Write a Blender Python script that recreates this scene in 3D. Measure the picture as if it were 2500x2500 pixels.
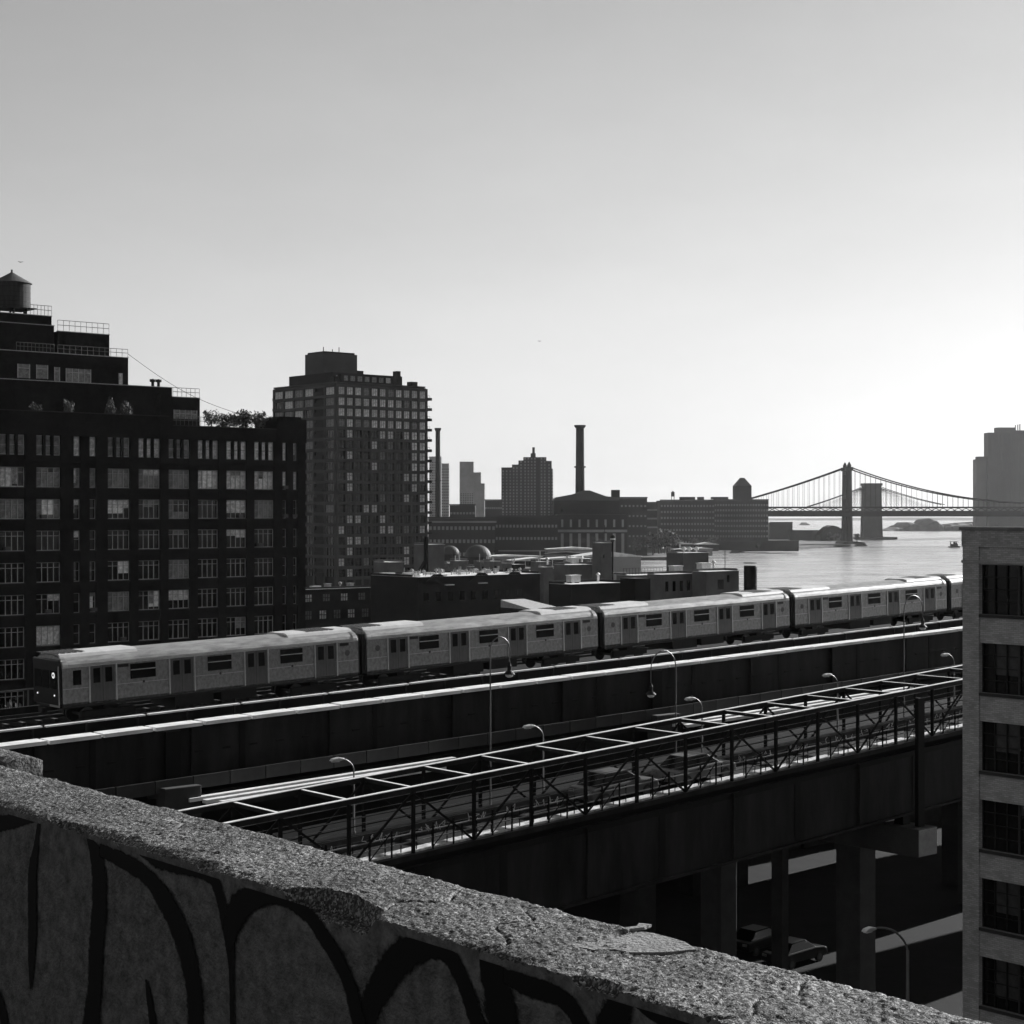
import bpy, math, random
import numpy as np
from mathutils import Vector, noise

random.seed(7)
np.random.seed(7)
for _o in list(bpy.data.objects):
    bpy.data.objects.remove(_o)
SC = bpy.context.scene
COL = SC.collection
R = math.radians

# ---------------------------------------------------------------- camera
CAM_Z = 40.0
F = 4225.0                      # focal length in photo pixels (photo is 2500 px wide)
cam_d = bpy.data.cameras.new("camera")
cam_d.sensor_width = 36.0
cam_d.lens = 36.0 * F / 2500.0
cam_d.clip_start = 0.1
cam_d.clip_end = 40000.0
cam = bpy.data.objects.new("camera", cam_d)
cam.location = (0, 0, CAM_Z)
cam.rotation_euler = (R(90), 0, 0)
COL.objects.link(cam)
SC.camera = cam

# ---------------------------------------------------------------- grid of the place
TX, TY = 0.7589, 0.6512         # direction of the viaduct (and of the street grid)
TH = math.atan2(TY, TX)
SUN_OFF = R(4.0)                # sun stands almost in line with the viaduct, a little beyond it
SUN_AZ = TH + SUN_OFF           # measured from +X towards +Y
SUN_EL = R(21.0)

# ---------------------------------------------------------------- sky and sun
world = bpy.data.worlds.new("World")
SC.world = world
world.use_nodes = True
wn = world.node_tree
for n in list(wn.nodes):
    wn.nodes.remove(n)
sky = wn.nodes.new("ShaderNodeTexSky")
sky.sky_type = 'NISHITA'
sky.sun_disc = False
sky.sun_elevation = SUN_EL
sky.sun_rotation = R(90) - SUN_AZ
sky.air_density = 2.0
sky.dust_density = 0.3
sky.ozone_density = 1.0
sep = wn.nodes.new("ShaderNodeSeparateColor")
mr = wn.nodes.new("ShaderNodeMath"); mr.operation = 'MULTIPLY'; mr.inputs[1].default_value = 0.55
mg = wn.nodes.new("ShaderNodeMath"); mg.operation = 'MULTIPLY_ADD'; mg.inputs[1].default_value = 0.45
comb = wn.nodes.new("ShaderNodeCombineColor")
bg = wn.nodes.new("ShaderNodeBackground"); bg.inputs[1].default_value = 0.0482
wo = wn.nodes.new("ShaderNodeOutputWorld")
L = wn.links.new
L(sky.outputs[0], sep.inputs[0])
L(sep.outputs[0], mr.inputs[0])
L(sep.outputs[1], mg.inputs[0]); L(mr.outputs[0], mg.inputs[2])
# thin uneven haze: the sky varies by a few per cent over its whole dome
wtc = wn.nodes.new("ShaderNodeTexCoord")
wmp = wn.nodes.new("ShaderNodeMapping"); wmp.inputs["Scale"].default_value = (1.0, 1.0, 3.0)
wnz = wn.nodes.new("ShaderNodeTexNoise"); wnz.inputs["Scale"].default_value = 4.0; wnz.inputs["Detail"].default_value = 9; wnz.inputs["Roughness"].default_value = .62
wmr = wn.nodes.new("ShaderNodeMapRange"); wmr.inputs["From Min"].default_value = .3; wmr.inputs["From Max"].default_value = .7
wmr.inputs["To Min"].default_value = .965; wmr.inputs["To Max"].default_value = 1.035
wml = wn.nodes.new("ShaderNodeMath"); wml.operation = 'MULTIPLY'
L(wtc.outputs["Generated"], wmp.inputs[0]); L(wmp.outputs[0], wnz.inputs["Vector"]); L(wnz.outputs["Fac"], wmr.inputs["Value"])
L(mg.outputs[0], wml.inputs[0]); L(wmr.outputs[0], wml.inputs[1])
for i in range(3):
    L(wml.outputs[0], comb.inputs[i])
L(comb.outputs[0], bg.inputs[0])
L(bg.outputs[0], wo.inputs[0])

sun_d = bpy.data.lights.new("sun", 'SUN')
sun_d.energy = 5.0
sun_d.angle = R(0.5)
sun_d.color = (1.0, 1.0, 1.0)
sun = bpy.data.objects.new("sun", sun_d)
sdir = Vector((math.cos(SUN_AZ) * math.cos(SUN_EL), math.sin(SUN_AZ) * math.cos(SUN_EL), math.sin(SUN_EL)))
sun.rotation_euler = sdir.to_track_quat('Z', 'Y').to_euler()
sun.location = (0, 0, 300)
COL.objects.link(sun)

SC.view_settings.view_transform = 'Standard'
SC.view_settings.look = 'None'
SC.view_settings.gamma = 1.0
SC.view_settings.use_curve_mapping = False
SC.view_settings.exposure = 1.0
SC.cycles.max_bounces = 4
SC.cycles.volume_bounces = 0
SC.cycles.use_adaptive_sampling = True
SC.cycles.adaptive_threshold = 0.025
SC.cycles.use_light_tree = False
SC.cycles.use_denoising = True

# ---------------------------------------------------------------- helpers: places
def ray(px):
    return (px - 1250.0) / F

def sd(px, D):
    """street-grid coordinate s and depth Y of a line at distance D seen at column px"""
    a = ray(px)
    Y = D / (TX - TY * a)
    return (TX * a + TY) * Y, Y

def ds(px, s):
    a = ray(px)
    Y = s / (TX * a + TY)
    return (TX - TY * a) * Y, Y

def zz(py, Y):
    return CAM_Z - (py - 1250.0) / F * Y

def grid(s, D, z=0.0):
    return (TX * s - TY * D, TY * s + TX * D, z)

def wx(px, Y):
    return ray(px) * Y

# ---------------------------------------------------------------- helpers: materials
MATS = {}
def gmat(name, v, rough=0.75, metal=0.0, var=0.22, scale=1.5, bump=0.0, bscale=20.0, spec=0.4, stretch=None, fine=0.0):
    if name in MATS:
        return MATS[name]
    m = bpy.data.materials.new(name)
    m.use_nodes = True
    nt = m.node_tree
    b = nt.nodes["Principled BSDF"]
    b.inputs["Roughness"].default_value = rough
    b.inputs["Metallic"].default_value = metal
    b.inputs["Specular IOR Level"].default_value = spec
    tc = nt.nodes.new("ShaderNodeTexCoord")
    mp = nt.nodes.new("ShaderNodeMapping")
    if stretch:
        mp.inputs["Scale"].default_value = stretch
    nt.links.new(tc.outputs["Object"], mp.inputs[0])
    nz = nt.nodes.new("ShaderNodeTexNoise")
    nz.inputs["Scale"].default_value = scale
    nz.inputs["Detail"].default_value = 6
    nz.inputs["Roughness"].default_value = 0.65
    nt.links.new(mp.outputs[0], nz.inputs["Vector"])
    mx = nt.nodes.new("ShaderNodeMapRange")
    mx.inputs["From Min"].default_value = 0.3
    mx.inputs["From Max"].default_value = 0.7
    mx.inputs["To Min"].default_value = v * (1 - var)
    mx.inputs["To Max"].default_value = v * (1 + var)
    nt.links.new(nz.outputs["Fac"], mx.inputs["Value"])
    cc = nt.nodes.new("ShaderNodeCombineColor")
    for i in range(3):
        nt.links.new(mx.outputs[0], cc.inputs[i])
    nt.links.new(cc.outputs[0], b.inputs["Base Color"])
    if bump > 0:
        n2 = nt.nodes.new("ShaderNodeTexNoise")
        n2.inputs["Scale"].default_value = bscale
        n2.inputs["Detail"].default_value = 4
        nt.links.new(mp.outputs[0], n2.inputs["Vector"])
        bp = nt.nodes.new("ShaderNodeBump")
        bp.inputs["Strength"].default_value = bump
        bp.inputs["Distance"].default_value = 0.05
        nt.links.new(n2.outputs["Fac"], bp.inputs["Height"])
        nt.links.new(bp.outputs[0], b.inputs["Normal"])
    MATS[name] = m
    return m

def emat(name, v, strength):
    if name in MATS:
        return MATS[name]
    m = bpy.data.materials.new(name); m.use_nodes = True
    b = m.node_tree.nodes["Principled BSDF"]
    b.inputs["Base Color"].default_value = (v, v, v, 1)
    b.inputs["Emission Color"].default_value = (1, 1, 1, 1)
    b.inputs["Emission Strength"].default_value = strength
    MATS[name] = m
    return m

def brickmat(name, v, rough=0.85):
    """small brick courses, for walls whose bricks are too small to tell apart"""
    m = bpy.data.materials.new(name); m.use_nodes = True
    nt = m.node_tree; b = nt.nodes["Principled BSDF"]
    b.inputs["Roughness"].default_value = rough
    b.inputs["Specular IOR Level"].default_value = 0.25
    tc = nt.nodes.new("ShaderNodeTexCoord")
    sx = nt.nodes.new("ShaderNodeSeparateXYZ"); cx = nt.nodes.new("ShaderNodeCombineXYZ")
    ad = nt.nodes.new("ShaderNodeMath"); ad.operation = 'ADD'
    nt.links.new(tc.outputs["Object"], sx.inputs[0])
    nt.links.new(sx.outputs[0], ad.inputs[0]); nt.links.new(sx.outputs[1], ad.inputs[1])
    nt.links.new(ad.outputs[0], cx.inputs[0]); nt.links.new(sx.outputs[2], cx.inputs[1])
    br = nt.nodes.new("ShaderNodeTexBrick")
    br.inputs["Scale"].default_value = 1.0
    br.inputs["Brick Width"].default_value = 0.24
    br.inputs["Row Height"].default_value = 0.085
    br.inputs["Mortar Size"].default_value = 0.008
    br.inputs["Color1"].default_value = (v * .8,) * 3 + (1,)
    br.inputs["Color2"].default_value = (v * 1.2,) * 3 + (1,)
    br.inputs["Mortar"].default_value = (v * .65,) * 3 + (1,)
    nt.links.new(cx.outputs[0], br.inputs["Vector"])
    nz = nt.nodes.new("ShaderNodeTexNoise"); nz.inputs["Scale"].default_value = .9; nz.inputs["Detail"].default_value = 7
    nt.links.new(tc.outputs["Object"], nz.inputs["Vector"])
    mr_ = nt.nodes.new("ShaderNodeMapRange"); mr_.inputs["To Min"].default_value = .55; mr_.inputs["To Max"].default_value = 1.45
    nt.links.new(nz.outputs["Fac"], mr_.inputs["Value"])
    mx = nt.nodes.new("ShaderNodeVectorMath"); mx.operation = 'SCALE'
    nt.links.new(br.outputs["Color"], mx.inputs[0]); nt.links.new(mr_.outputs[0], mx.inputs["Scale"])
    nt.links.new(mx.outputs[0], b.inputs["Base Color"])
    bp = nt.nodes.new("ShaderNodeBump"); bp.inputs["Strength"].default_value = .35; bp.inputs["Distance"].default_value = .02
    nt.links.new(br.outputs["Fac"], bp.inputs["Height"]); bp.invert = True
    nt.links.new(bp.outputs[0], b.inputs["Normal"])
    MATS[name] = m
    return m

# ---------------------------------------------------------------- helpers: meshes
class MB:
    def __init__(s):
        s.v = []; s.f = []; s.m = []
    def add(s, vs, fs, mi=0):
        o = len(s.v)
        s.v += [tuple(p) for p in vs]
        for f in fs:
            s.f.append(tuple(i + o for i in f)); s.m.append(mi)
        return s
    def box(s, x0, x1, y0, y1, z0, z1, mi=0, g=0.0):
        """box; g is the grade: z rises by g per metre of x"""
        P = []
        for z in (z0, z1):
            for (x, y) in ((x0, y0), (x1, y0), (x1, y1), (x0, y1)):
                P.append((x, y, z + g * x))
        return s.add(P, [(3, 2, 1, 0), (4, 5, 6, 7), (0, 1, 5, 4), (1, 2, 6, 5), (2, 3, 7, 6), (3, 0, 4, 7)], mi)
    def tube(s, p, q, r, n=8, r2=None, mi=0, caps=True):
        p = Vector(p); q = Vector(q); r2 = r if r2 is None else r2
        d = (q - p)
        if d.length < 1e-6: return s
        d.normalize()
        a = d.orthogonal().normalized(); b = d.cross(a)
        vs = []
        for c, rr in ((p, r), (q, r2)):
            for i in range(n):
                t = 2 * math.pi * i / n
                vs.append(c + (a * math.cos(t) + b * math.sin(t)) * rr)
        fs = [(i, (i + 1) % n, n + (i + 1) % n, n + i) for i in range(n)]
        if caps:
            fs += [tuple(range(n - 1, -1, -1)), tuple(range(n, 2 * n))]
        return s.add(vs, fs, mi)
    def path(s, pts, r, n=6, mi=0, r_end=None):
        N = len(pts) - 1
        for i in range(N):
            ra = r if r_end is None else r + (r_end - r) * i / N
            rb = r if r_end is None else r + (r_end - r) * (i + 1) / N
            s.tube(pts[i], pts[i + 1], ra, n, rb, mi)
        return s
    def bar(s, p, q, w, h, mi=0):
        """square bar from p to q, w sideways, h up"""
        p = Vector(p); q = Vector(q); d = (q - p).normalized()
        up = Vector((0, 0, 1)) if abs(d.z) < .9 else Vector((0, 1, 0))
        a = d.cross(up).normalized() * (w / 2); b = a.cross(d).normalized() * (h / 2)
        vs = [c + x for c in (p, q) for x in (-a - b, a - b, a + b, -a + b)]
        return s.add(vs, [(3, 2, 1, 0), (4, 5, 6, 7), (0, 1, 5, 4), (1, 2, 6, 5), (2, 3, 7, 6), (3, 0, 4, 7)], mi)
    def prism(s, pts, a, b, axis='y', mi=0):
        n = len(pts)
        def pt(u, v, w):
            return (u, w, v) if axis == 'y' else ((w, u, v) if axis == 'x' else (u, v, w))
        vs = [pt(u, v, a) for u, v in pts] + [pt(u, v, b) for u, v in pts]
        fs = [tuple(range(n - 1, -1, -1)), tuple(range(n, 2 * n))]
        fs += [(i, (i + 1) % n, n + (i + 1) % n, n + i) for i in range(n)]
        return s.add(vs, fs, mi)
    def lathe(s, prof, cx=0, cy=0, n=20, mi=0):
        vs = []; fs = []
        for r, z in prof:
            for i in range(n):
                t = 2 * math.pi * i / n
                vs.append((cx + r * math.cos(t), cy + r * math.sin(t), z))
        for j in range(len(prof) - 1):
            for i in range(n):
                fs.append((j * n + i, j * n + (i + 1) % n, (j + 1) * n + (i + 1) % n, (j + 1) * n + i))
        fs.append(tuple(range(n - 1, -1, -1)))
        fs.append(tuple(range((len(prof) - 1) * n, len(prof) * n)))
        return s.add(vs, fs, mi)
    def mesh(s, name, mats, smooth=False):
        me = bpy.data.meshes.new(name)
        me.from_pydata(s.v, [], s.f)
        for m in (mats if isinstance(mats, (list, tuple)) else [mats]):
            me.materials.append(m)
        if any(s.m):
            me.polygons.foreach_set("material_index", s.m)
        if smooth:
            me.polygons.foreach_set("use_smooth", [True] * len(me.polygons))
        me.update()
        return me
    def build(s, name, mats, parent=None, loc=(0, 0, 0), rot=(0, 0, 0), smooth=False):
        return put(name, s.mesh(name, mats, smooth), parent, loc, rot)

def put(name, me, parent=None, loc=(0, 0, 0), rot=(0, 0, 0), scale=None):
    o = bpy.data.objects.new(name, me)
    COL.objects.link(o)
    o.parent = parent
    o.location = loc
    o.rotation_euler = rot
    if scale: o.scale = scale
    return o

def tag(o, label=None, cat=None, group=None, kind=None):
    if label: o["label"] = label
    if cat: o["category"] = cat
    if group: o["group"] = group
    if kind: o["kind"] = kind
    return o

def empty(name, loc, rz=0.0, ry=0.0):
    o = bpy.data.objects.new(name, None)
    o.empty_display_size = 0.5
    COL.objects.link(o)
    o.location = loc
    o.rotation_euler = (0, ry, rz)
    return o

def thing(name, label, cat, loc=(0, 0, 0), rz=0.0, group=None, ry=0.0):
    return tag(empty(name, loc, rz, ry), label, cat, group)

def kids(o):
    return [c for c in bpy.data.objects if c.parent == o]

def copy_tree(o, parent=None):
    c = o.copy(); COL.objects.link(c); c.parent = parent
    for ch in KIDS.get(o.name, []) if o.name in KIDS else kids(o):
        copy_tree(ch, c)
    return c
KIDS = {}

def soften(o, w=0.02, seg=2):
    b = o.modifiers.new("edge", 'BEVEL'); b.width = w; b.segments = seg; b.limit_method = 'ANGLE'
    return o

# ---------------------------------------------------------------- shared materials
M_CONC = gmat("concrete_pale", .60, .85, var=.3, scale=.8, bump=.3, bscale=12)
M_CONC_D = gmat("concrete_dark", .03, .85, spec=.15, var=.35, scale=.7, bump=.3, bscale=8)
M_STEEL_D = gmat("steel_dark_paint", .012, .6, spec=.15, var=.85, scale=1.1, stretch=(1, 1, .22), bump=.15, bscale=5)
M_STEEL_B = gmat("steel_black_paint", .005, .6, spec=.12, var=.4, scale=.6)
M_STEEL_G = gmat("steel_grey_paint", .10, .5, var=.25, scale=2)
M_GALV = gmat("steel_galvanised", .55, .42, metal=.6, var=.2, scale=3)
M_STAIN = gmat("stainless_side", .21, .4, metal=.85, var=.40, scale=5.0, stretch=(1.2, 1.2, .9))
M_ROOF_T = gmat("stainless_roof", .28, .45, metal=.4, var=.45, scale=2.2, stretch=(.5, 2, 2))
M_CHORD_LIT = gmat("chord_top_lit", .62, .5, var=.2, scale=2.5)
M_BLACK = gmat("black_rubber", .012, .7, var=.3)
M_GLASS_D = gmat("window_glass_dark", .005, .15, var=.5, scale=.7, spec=.28)
M_GLASS_M = gmat("window_blind_grey", .17, .5, var=.65, scale=2.6)
M_GLASS_P = gmat("window_blind_pale", .55, .5, var=.6, scale=3)
M_FRAME = gmat("window_frame_grey", .34, .6, var=.25, scale=2)
M_FRAME_D = gmat("window_frame_dark", .012, .6, var=.25, scale=2)
M_ASPH = gmat("asphalt", .009, .9, spec=.1, var=.35, scale=.5, bump=.2, bscale=15)
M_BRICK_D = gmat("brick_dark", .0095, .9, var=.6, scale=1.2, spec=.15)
M_BRICK_M = gmat("brick_mid", .03, .9, var=.3, scale=.3, spec=.2)
M_ROOFING = gmat("roofing_tar", .06, .8, var=.4, scale=.4)
M_ROOF_PALE = gmat("roofing_pale", .55, .7, var=.4, scale=.3)
M_WOOD = gmat("timber_weathered", .028, .9, var=.4, scale=.8, stretch=(3, 3, .4))
M_LEAF = gmat("foliage", .05, .7, var=.5, scale=1.5)
M_LEAF_L = gmat("foliage_light", .10, .6, var=.5, scale=1.5)
M_BARK = gmat("bark", .05, .9, var=.3)

# ================================================================= water, ground, hills
def flat_poly(name, pts, z, mat, thick=None, kind='structure'):
    b = MB()
    n = len(pts)
    if thick is None:
        b.add([(x, y, z) for x, y in pts], [tuple(range(n))])
    else:
        b.prism(pts, z - thick, z, 'z')
    return tag(b.build(name, mat), kind=kind)

def water_mat():
    m = bpy.data.materials.new("river_water"); m.use_nodes = True
    nt = m.node_tree; b = nt.nodes["Principled BSDF"]
    b.inputs["Base Color"].default_value = (.26, .26, .26, 1)
    b.inputs["Roughness"].default_value = .22
    tc = nt.nodes.new("ShaderNodeTexCoord")
    mp = nt.nodes.new("ShaderNodeMapping"); mp.inputs["Scale"].default_value = (.5, 1.3, 1)
    nt.links.new(tc.outputs["Object"], mp.inputs[0])
    n1 = nt.nodes.new("ShaderNodeTexNoise"); n1.inputs["Scale"].default_value = .05; n1.inputs["Detail"].default_value = 5
    n1.inputs["Roughness"].default_value = .7
    n2 = nt.nodes.new("ShaderNodeTexNoise"); n2.inputs["Scale"].default_value = .008; n2.inputs["Detail"].default_value = 3
    nt.links.new(mp.outputs[0], n1.inputs["Vector"]); nt.links.new(mp.outputs[0], n2.inputs["Vector"])
    ma = nt.nodes.new("ShaderNodeMath"); ma.operation = 'MULTIPLY'
    nt.links.new(n1.outputs["Fac"], ma.inputs[0]); nt.links.new(n2.outputs["Fac"], ma.inputs[1])
    n4 = nt.nodes.new("ShaderNodeTexNoise"); n4.inputs["Scale"].default_value = .03; n4.inputs["Detail"].default_value = 8; n4.inputs["Roughness"].default_value = .75
    nt.links.new(mp.outputs[0], n4.inputs["Vector"])
    r4 = nt.nodes.new("ShaderNodeMapRange"); r4.inputs["From Min"].default_value = .35; r4.inputs["From Max"].default_value = .65
    r4.inputs["To Min"].default_value = .06; r4.inputs["To Max"].default_value = .55
    nt.links.new(n4.outputs["Fac"], r4.inputs["Value"])  # streaky tone paints river glitter into the base colour
    c4 = nt.nodes.new("ShaderNodeCombineColor")
    for i in range(3): nt.links.new(r4.outputs[0], c4.inputs[i])
    nt.links.new(c4.outputs[0], b.inputs["Base Color"])
    bp = nt.nodes.new("ShaderNodeBump"); bp.inputs["Strength"].default_value = .6; bp.inputs["Distance"].default_value = 5.0
    nt.links.new(ma.outputs[0], bp.inputs["Height"]); nt.links.new(bp.outputs[0], b.inputs["Normal"])
    return m
flat_poly("water", [(-11000, -3000), (11000, -3000), (11000, 11000), (-11000, 11000)], 0.0, water_mat())

M_GROUND = gmat("ground_far", .05, .9, var=.5, scale=.02)
# the near bank: street level 12 m above the river
flat_poly("street_ground", [(-900, -400), (700, -400), (700, 430), (130, 600), (-900, 640)], 12.0, M_ASPH, 11.0)
# the far bank, down to the bridge foot
pts = [(-1500, 640), (10, 640), (40, 900), (wx(1490, 1330), 1330), (wx(1500, 1425), 1425), (wx(1640, 1440), 1440), (wx(1738, 1640), 1640),
       (wx(1950, 1850), 1850), (wx(2095, 2030), 2030), (wx(2105, 2090), 2090), (wx(2080, 2480), 2480), (wx(2185, 2500), 2500), (wx(2185, 2600), 2600),
       (wx(2060, 2800), 2800), (wx(1990, 3100), 3100), (wx(1880, 3300), 3300), (wx(1700, 3600), 3600), (-1500, 3600)]
flat_poly("far_bank_ground", pts, 2.6, M_GROUND, 4.0)
# far shore on the horizon
hb = MB(); hv = []
random.seed(11)
N = 80
for i in range(N + 1):
    x = -3000 + 9000 * i / N
    h = 14 + 12 * noise.noise((x * .0011, 3.1, 0)) + 5 * noise.noise((x * .004, 1.1, 0))
    hv.append((x, max(4, h)))
vs = [(x, 8200, -1) for x, h in hv] + [(x, 8300, h) for x, h in hv] + [(x, 8900, h * .9) for x, h in hv] + [(x, 9000, -1) for x, h in hv]
n1 = N + 1
fs = []
for r_ in range(3):
    for i in range(N):
        fs.append((r_ * n1 + i, r_ * n1 + i + 1, (r_ + 1) * n1 + i + 1, (r_ + 1) * n1 + i))
hb.add(vs, fs)
tag(hb.build("far_shore_hills", gmat("hill_far", .05, .9, var=.4, scale=.01)), kind='structure')

# ================================================================= foreground roof and parapet
WS0, WS1 = 2.28, 2.64           # near and far face of the parapet (s)
WTOP = 39.1
roof = MB(); roof.box(-14, WS0 - .004, -6, 9, 37.9, 38.28)
tag(roof.build("roof_deck", M_ROOFING, rot=(0, 0, TH)), kind='structure')
tw = thing("loft_block", "brick loft block under the camera roof", "building", (0, 0, 0), TH)
MB().box(-14, 2.62, -6, 9, 12.0, 37.88).build("wall", M_BRICK_M, tw)

par = thing("parapet_wall", "rough concrete rooftop parapet wall covered in dark graffiti", "wall", (0, 0, 0), TH)

def concrete_speckle():
    m = bpy.data.materials.new("exposed_aggregate"); m.use_nodes = True
    nt = m.node_tree; b = nt.nodes["Principled BSDF"]
    b.inputs["Roughness"].default_value = .8
    b.inputs["Specular IOR Level"].default_value = .3
    tc = nt.nodes.new("ShaderNodeTexCoord")
    vo = nt.nodes.new("ShaderNodeTexVoronoi"); vo.inputs["Scale"].default_value = 210
    nz = nt.nodes.new("ShaderNodeTexNoise"); nz.inputs["Scale"].default_value = 5; nz.inputs["Detail"].default_value = 5
    nt.links.new(tc.outputs["Object"], vo.inputs["Vector"]); nt.links.new(tc.outputs["Object"], nz.inputs["Vector"])
    sp = nt.nodes.new("ShaderNodeSeparateColor"); nt.links.new(vo.outputs["Color"], sp.inputs[0])
    pw = nt.nodes.new("ShaderNodeMath"); pw.operation = 'POWER'; pw.inputs[1].default_value = 3.0
    nt.links.new(sp.outputs[0], pw.inputs[0])
    r1 = nt.nodes.new("ShaderNodeMapRange"); r1.inputs["To Min"].default_value = .015; r1.inputs["To Max"].default_value = .27
    nt.links.new(pw.outputs[0], r1.inputs["Value"])
    r2 = nt.nodes.new("ShaderNodeMapRange"); r2.inputs["From Min"].default_value = .3; r2.inputs["From Max"].default_value = .7
    r2.inputs["To Min"].default_value = .5; r2.inputs["To Max"].default_value = 1.4
    nt.links.new(nz.outputs["Fac"], r2.inputs["Value"])
    mu = nt.nodes.new("ShaderNodeMath"); mu.operation = 'MULTIPLY'
    nt.links.new(r1.outputs[0], mu.inputs[0]); nt.links.new(r2.outputs[0], mu.inputs[1])
    cc = nt.nodes.new("ShaderNodeCombineColor")
    for i in range(3): nt.links.new(mu.outputs[0], cc.inputs[i])
    nt.links.new(cc.outputs[0], b.inputs["Base Color"])
    n3 = nt.nodes.new("ShaderNodeTexNoise"); n3.inputs["Scale"].default_value = 260; n3.inputs["Detail"].default_value = 2
    nt.links.new(tc.outputs["Object"], n3.inputs["Vector"])
    bp = nt.nodes.new("ShaderNodeBump"); bp.inputs["Strength"].default_value = .7; bp.inputs["Distance"].default_value = .004
    nt.links.new(n3.outputs["Fac"], bp.inputs["Height"]); nt.links.new(bp.outputs[0], b.inputs["Normal"])
    return m
M_AGG = concrete_speckle()
M_WALL = gmat("concrete_wall", .088, .9, spec=.1, var=.5, scale=24.0, bump=.6, bscale=90)

def blur(a, k):
    for ax in (0, 1):
        acc = np.zeros_like(a)
        for i in range(-k, k + 1):
            acc += np.roll(a, i, axis=ax)
        a = acc / (2 * k + 1)
    return a

def rough_top(name, s0, s1, d0, d1, z, cell, parent, chips=(), flats=(), joints=(), amp=1.0, skirt=.09):
    """the weathered top of a concrete wall: exposed stones, worn edges, chips broken out of the near edge"""
    ns = max(6, int(round((s1 - s0) / cell))); nd = int(round((d1 - d0) / cell))
    rng = np.random.RandomState(int(abs(d1 * 100)) + 5)
    h = rng.rand(nd + 1, ns + 1)
    fine = h - .5
    mid = blur(rng.rand(nd + 1, ns + 1), 1); mid = (mid - mid.mean()) / mid.std()
    coarse = blur(blur(rng.rand(nd + 1, ns + 1), 7), 7); coarse = (coarse - coarse.mean()) / coarse.std()
    broad = blur(blur(rng.rand(nd + 1, ns + 1), 22), 22); broad = (broad - broad.mean()) / broad.std()
    Z = amp * (fine * .0026 + mid * .0011 + coarse * .0013 + broad * .0026)
    S = np.linspace(s0, s1, ns + 1)[None, :].repeat(nd + 1, 0)
    D = np.linspace(d0, d1, nd + 1)[:, None].repeat(ns + 1, 1)
    wear_n = .008 + .004 * np.clip(broad[:, 3:4], -1, 2) + .004 * np.clip(coarse[:, 5:6], -1, 2)
    wear_f = .008 + .006 * np.clip(broad[:, -4:-3], -1, 2)
    en = np.clip(1 - (S - s0) / .05, 0, 1); ef = np.clip(1 - (s1 - S) / .04, 0, 1)
    Z -= en ** 2 * np.clip(wear_n, .002, .05) + ef ** 2 * np.clip(wear_f, .002, .04)
    for (dc, wd, ws, dep) in chips:
        q = 1 - ((D - dc) / wd) ** 2 - (np.abs(S - s0) / ws) ** 2
        Z = np.where(q > 0, Z * .35 - dep * np.clip(q * 3, 0, 1) + .006 * mid * .3, Z)
    for (dc, sc, wd, ws, up) in flats:
        q = np.maximum(np.abs((D - dc) / wd), np.abs((S - sc) / ws)) + .10 * coarse
        Z = np.where(q < 1, up + .0006 * mid, Z)
    for (dj, tilt, wob) in joints:
        line = dj + tilt * (S - s0) + wob * np.sin((S - s0) * 37 + dj) * .02 + .006 * coarse
        Z -= .009 * np.exp(-((D - line) / .0045) ** 2)
    V = np.stack([S, D, z + Z], -1).reshape(-1, 3)
    idx = np.arange((nd + 1) * (ns + 1)).reshape(nd + 1, ns + 1)
    Fq = np.stack([idx[:-1, :-1], idx[:-1, 1:], idx[1:, 1:], idx[1:, :-1]], -1).reshape(-1, 4)
    nv = len(V)
    extra = []
    faces = [Fq]
    for col, sx in ((0, s0), (ns, s1)):
        base = nv + sum(len(e) for e in extra)
        e = V[idx[:, col]].copy(); e[:, 2] = z - skirt
        extra.append(e)
        a = idx[:, col]; b = base + np.arange(nd + 1)
        q = np.stack([a[:-1], b[:-1], b[1:], a[1:]], -1)
        if col == 0: q = q[:, ::-1]
        faces.append(q)
    for row in (0, nd):
        base = nv + sum(len(e) for e in extra)
        e = V[idx[row, :]].copy(); e[:, 2] = z - skirt
        extra.append(e)
        a = idx[row, :]; b = base + np.arange(ns + 1)
        faces.append(np.stack([a[:-1], b[:-1], b[1:], a[1:]], -1))
    V = np.concatenate([V] + extra); FQ = np.concatenate(faces)
    me = bpy.data.meshes.new(name)
    me.vertices.add(len(V)); me.vertices.foreach_set("co", V.astype(np.float32).ravel())
    me.loops.add(len(FQ) * 4); me.loops.foreach_set("vertex_index", FQ.astype(np.int32).ravel())
    me.polygons.add(len(FQ)); me.polygons.foreach_set("loop_start", np.arange(0, len(FQ) * 4, 4, dtype=np.int32))
    me.update(calc_edges=True)
    me.materials.append(M_AGG); me.materials.append(M_WALL)
    mi = np.ones(len(FQ), dtype=np.int32); mi[:len(Fq)] = 0
    me.polygons.foreach_set("material_index", mi)
    return put(name, me, parent)

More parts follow.
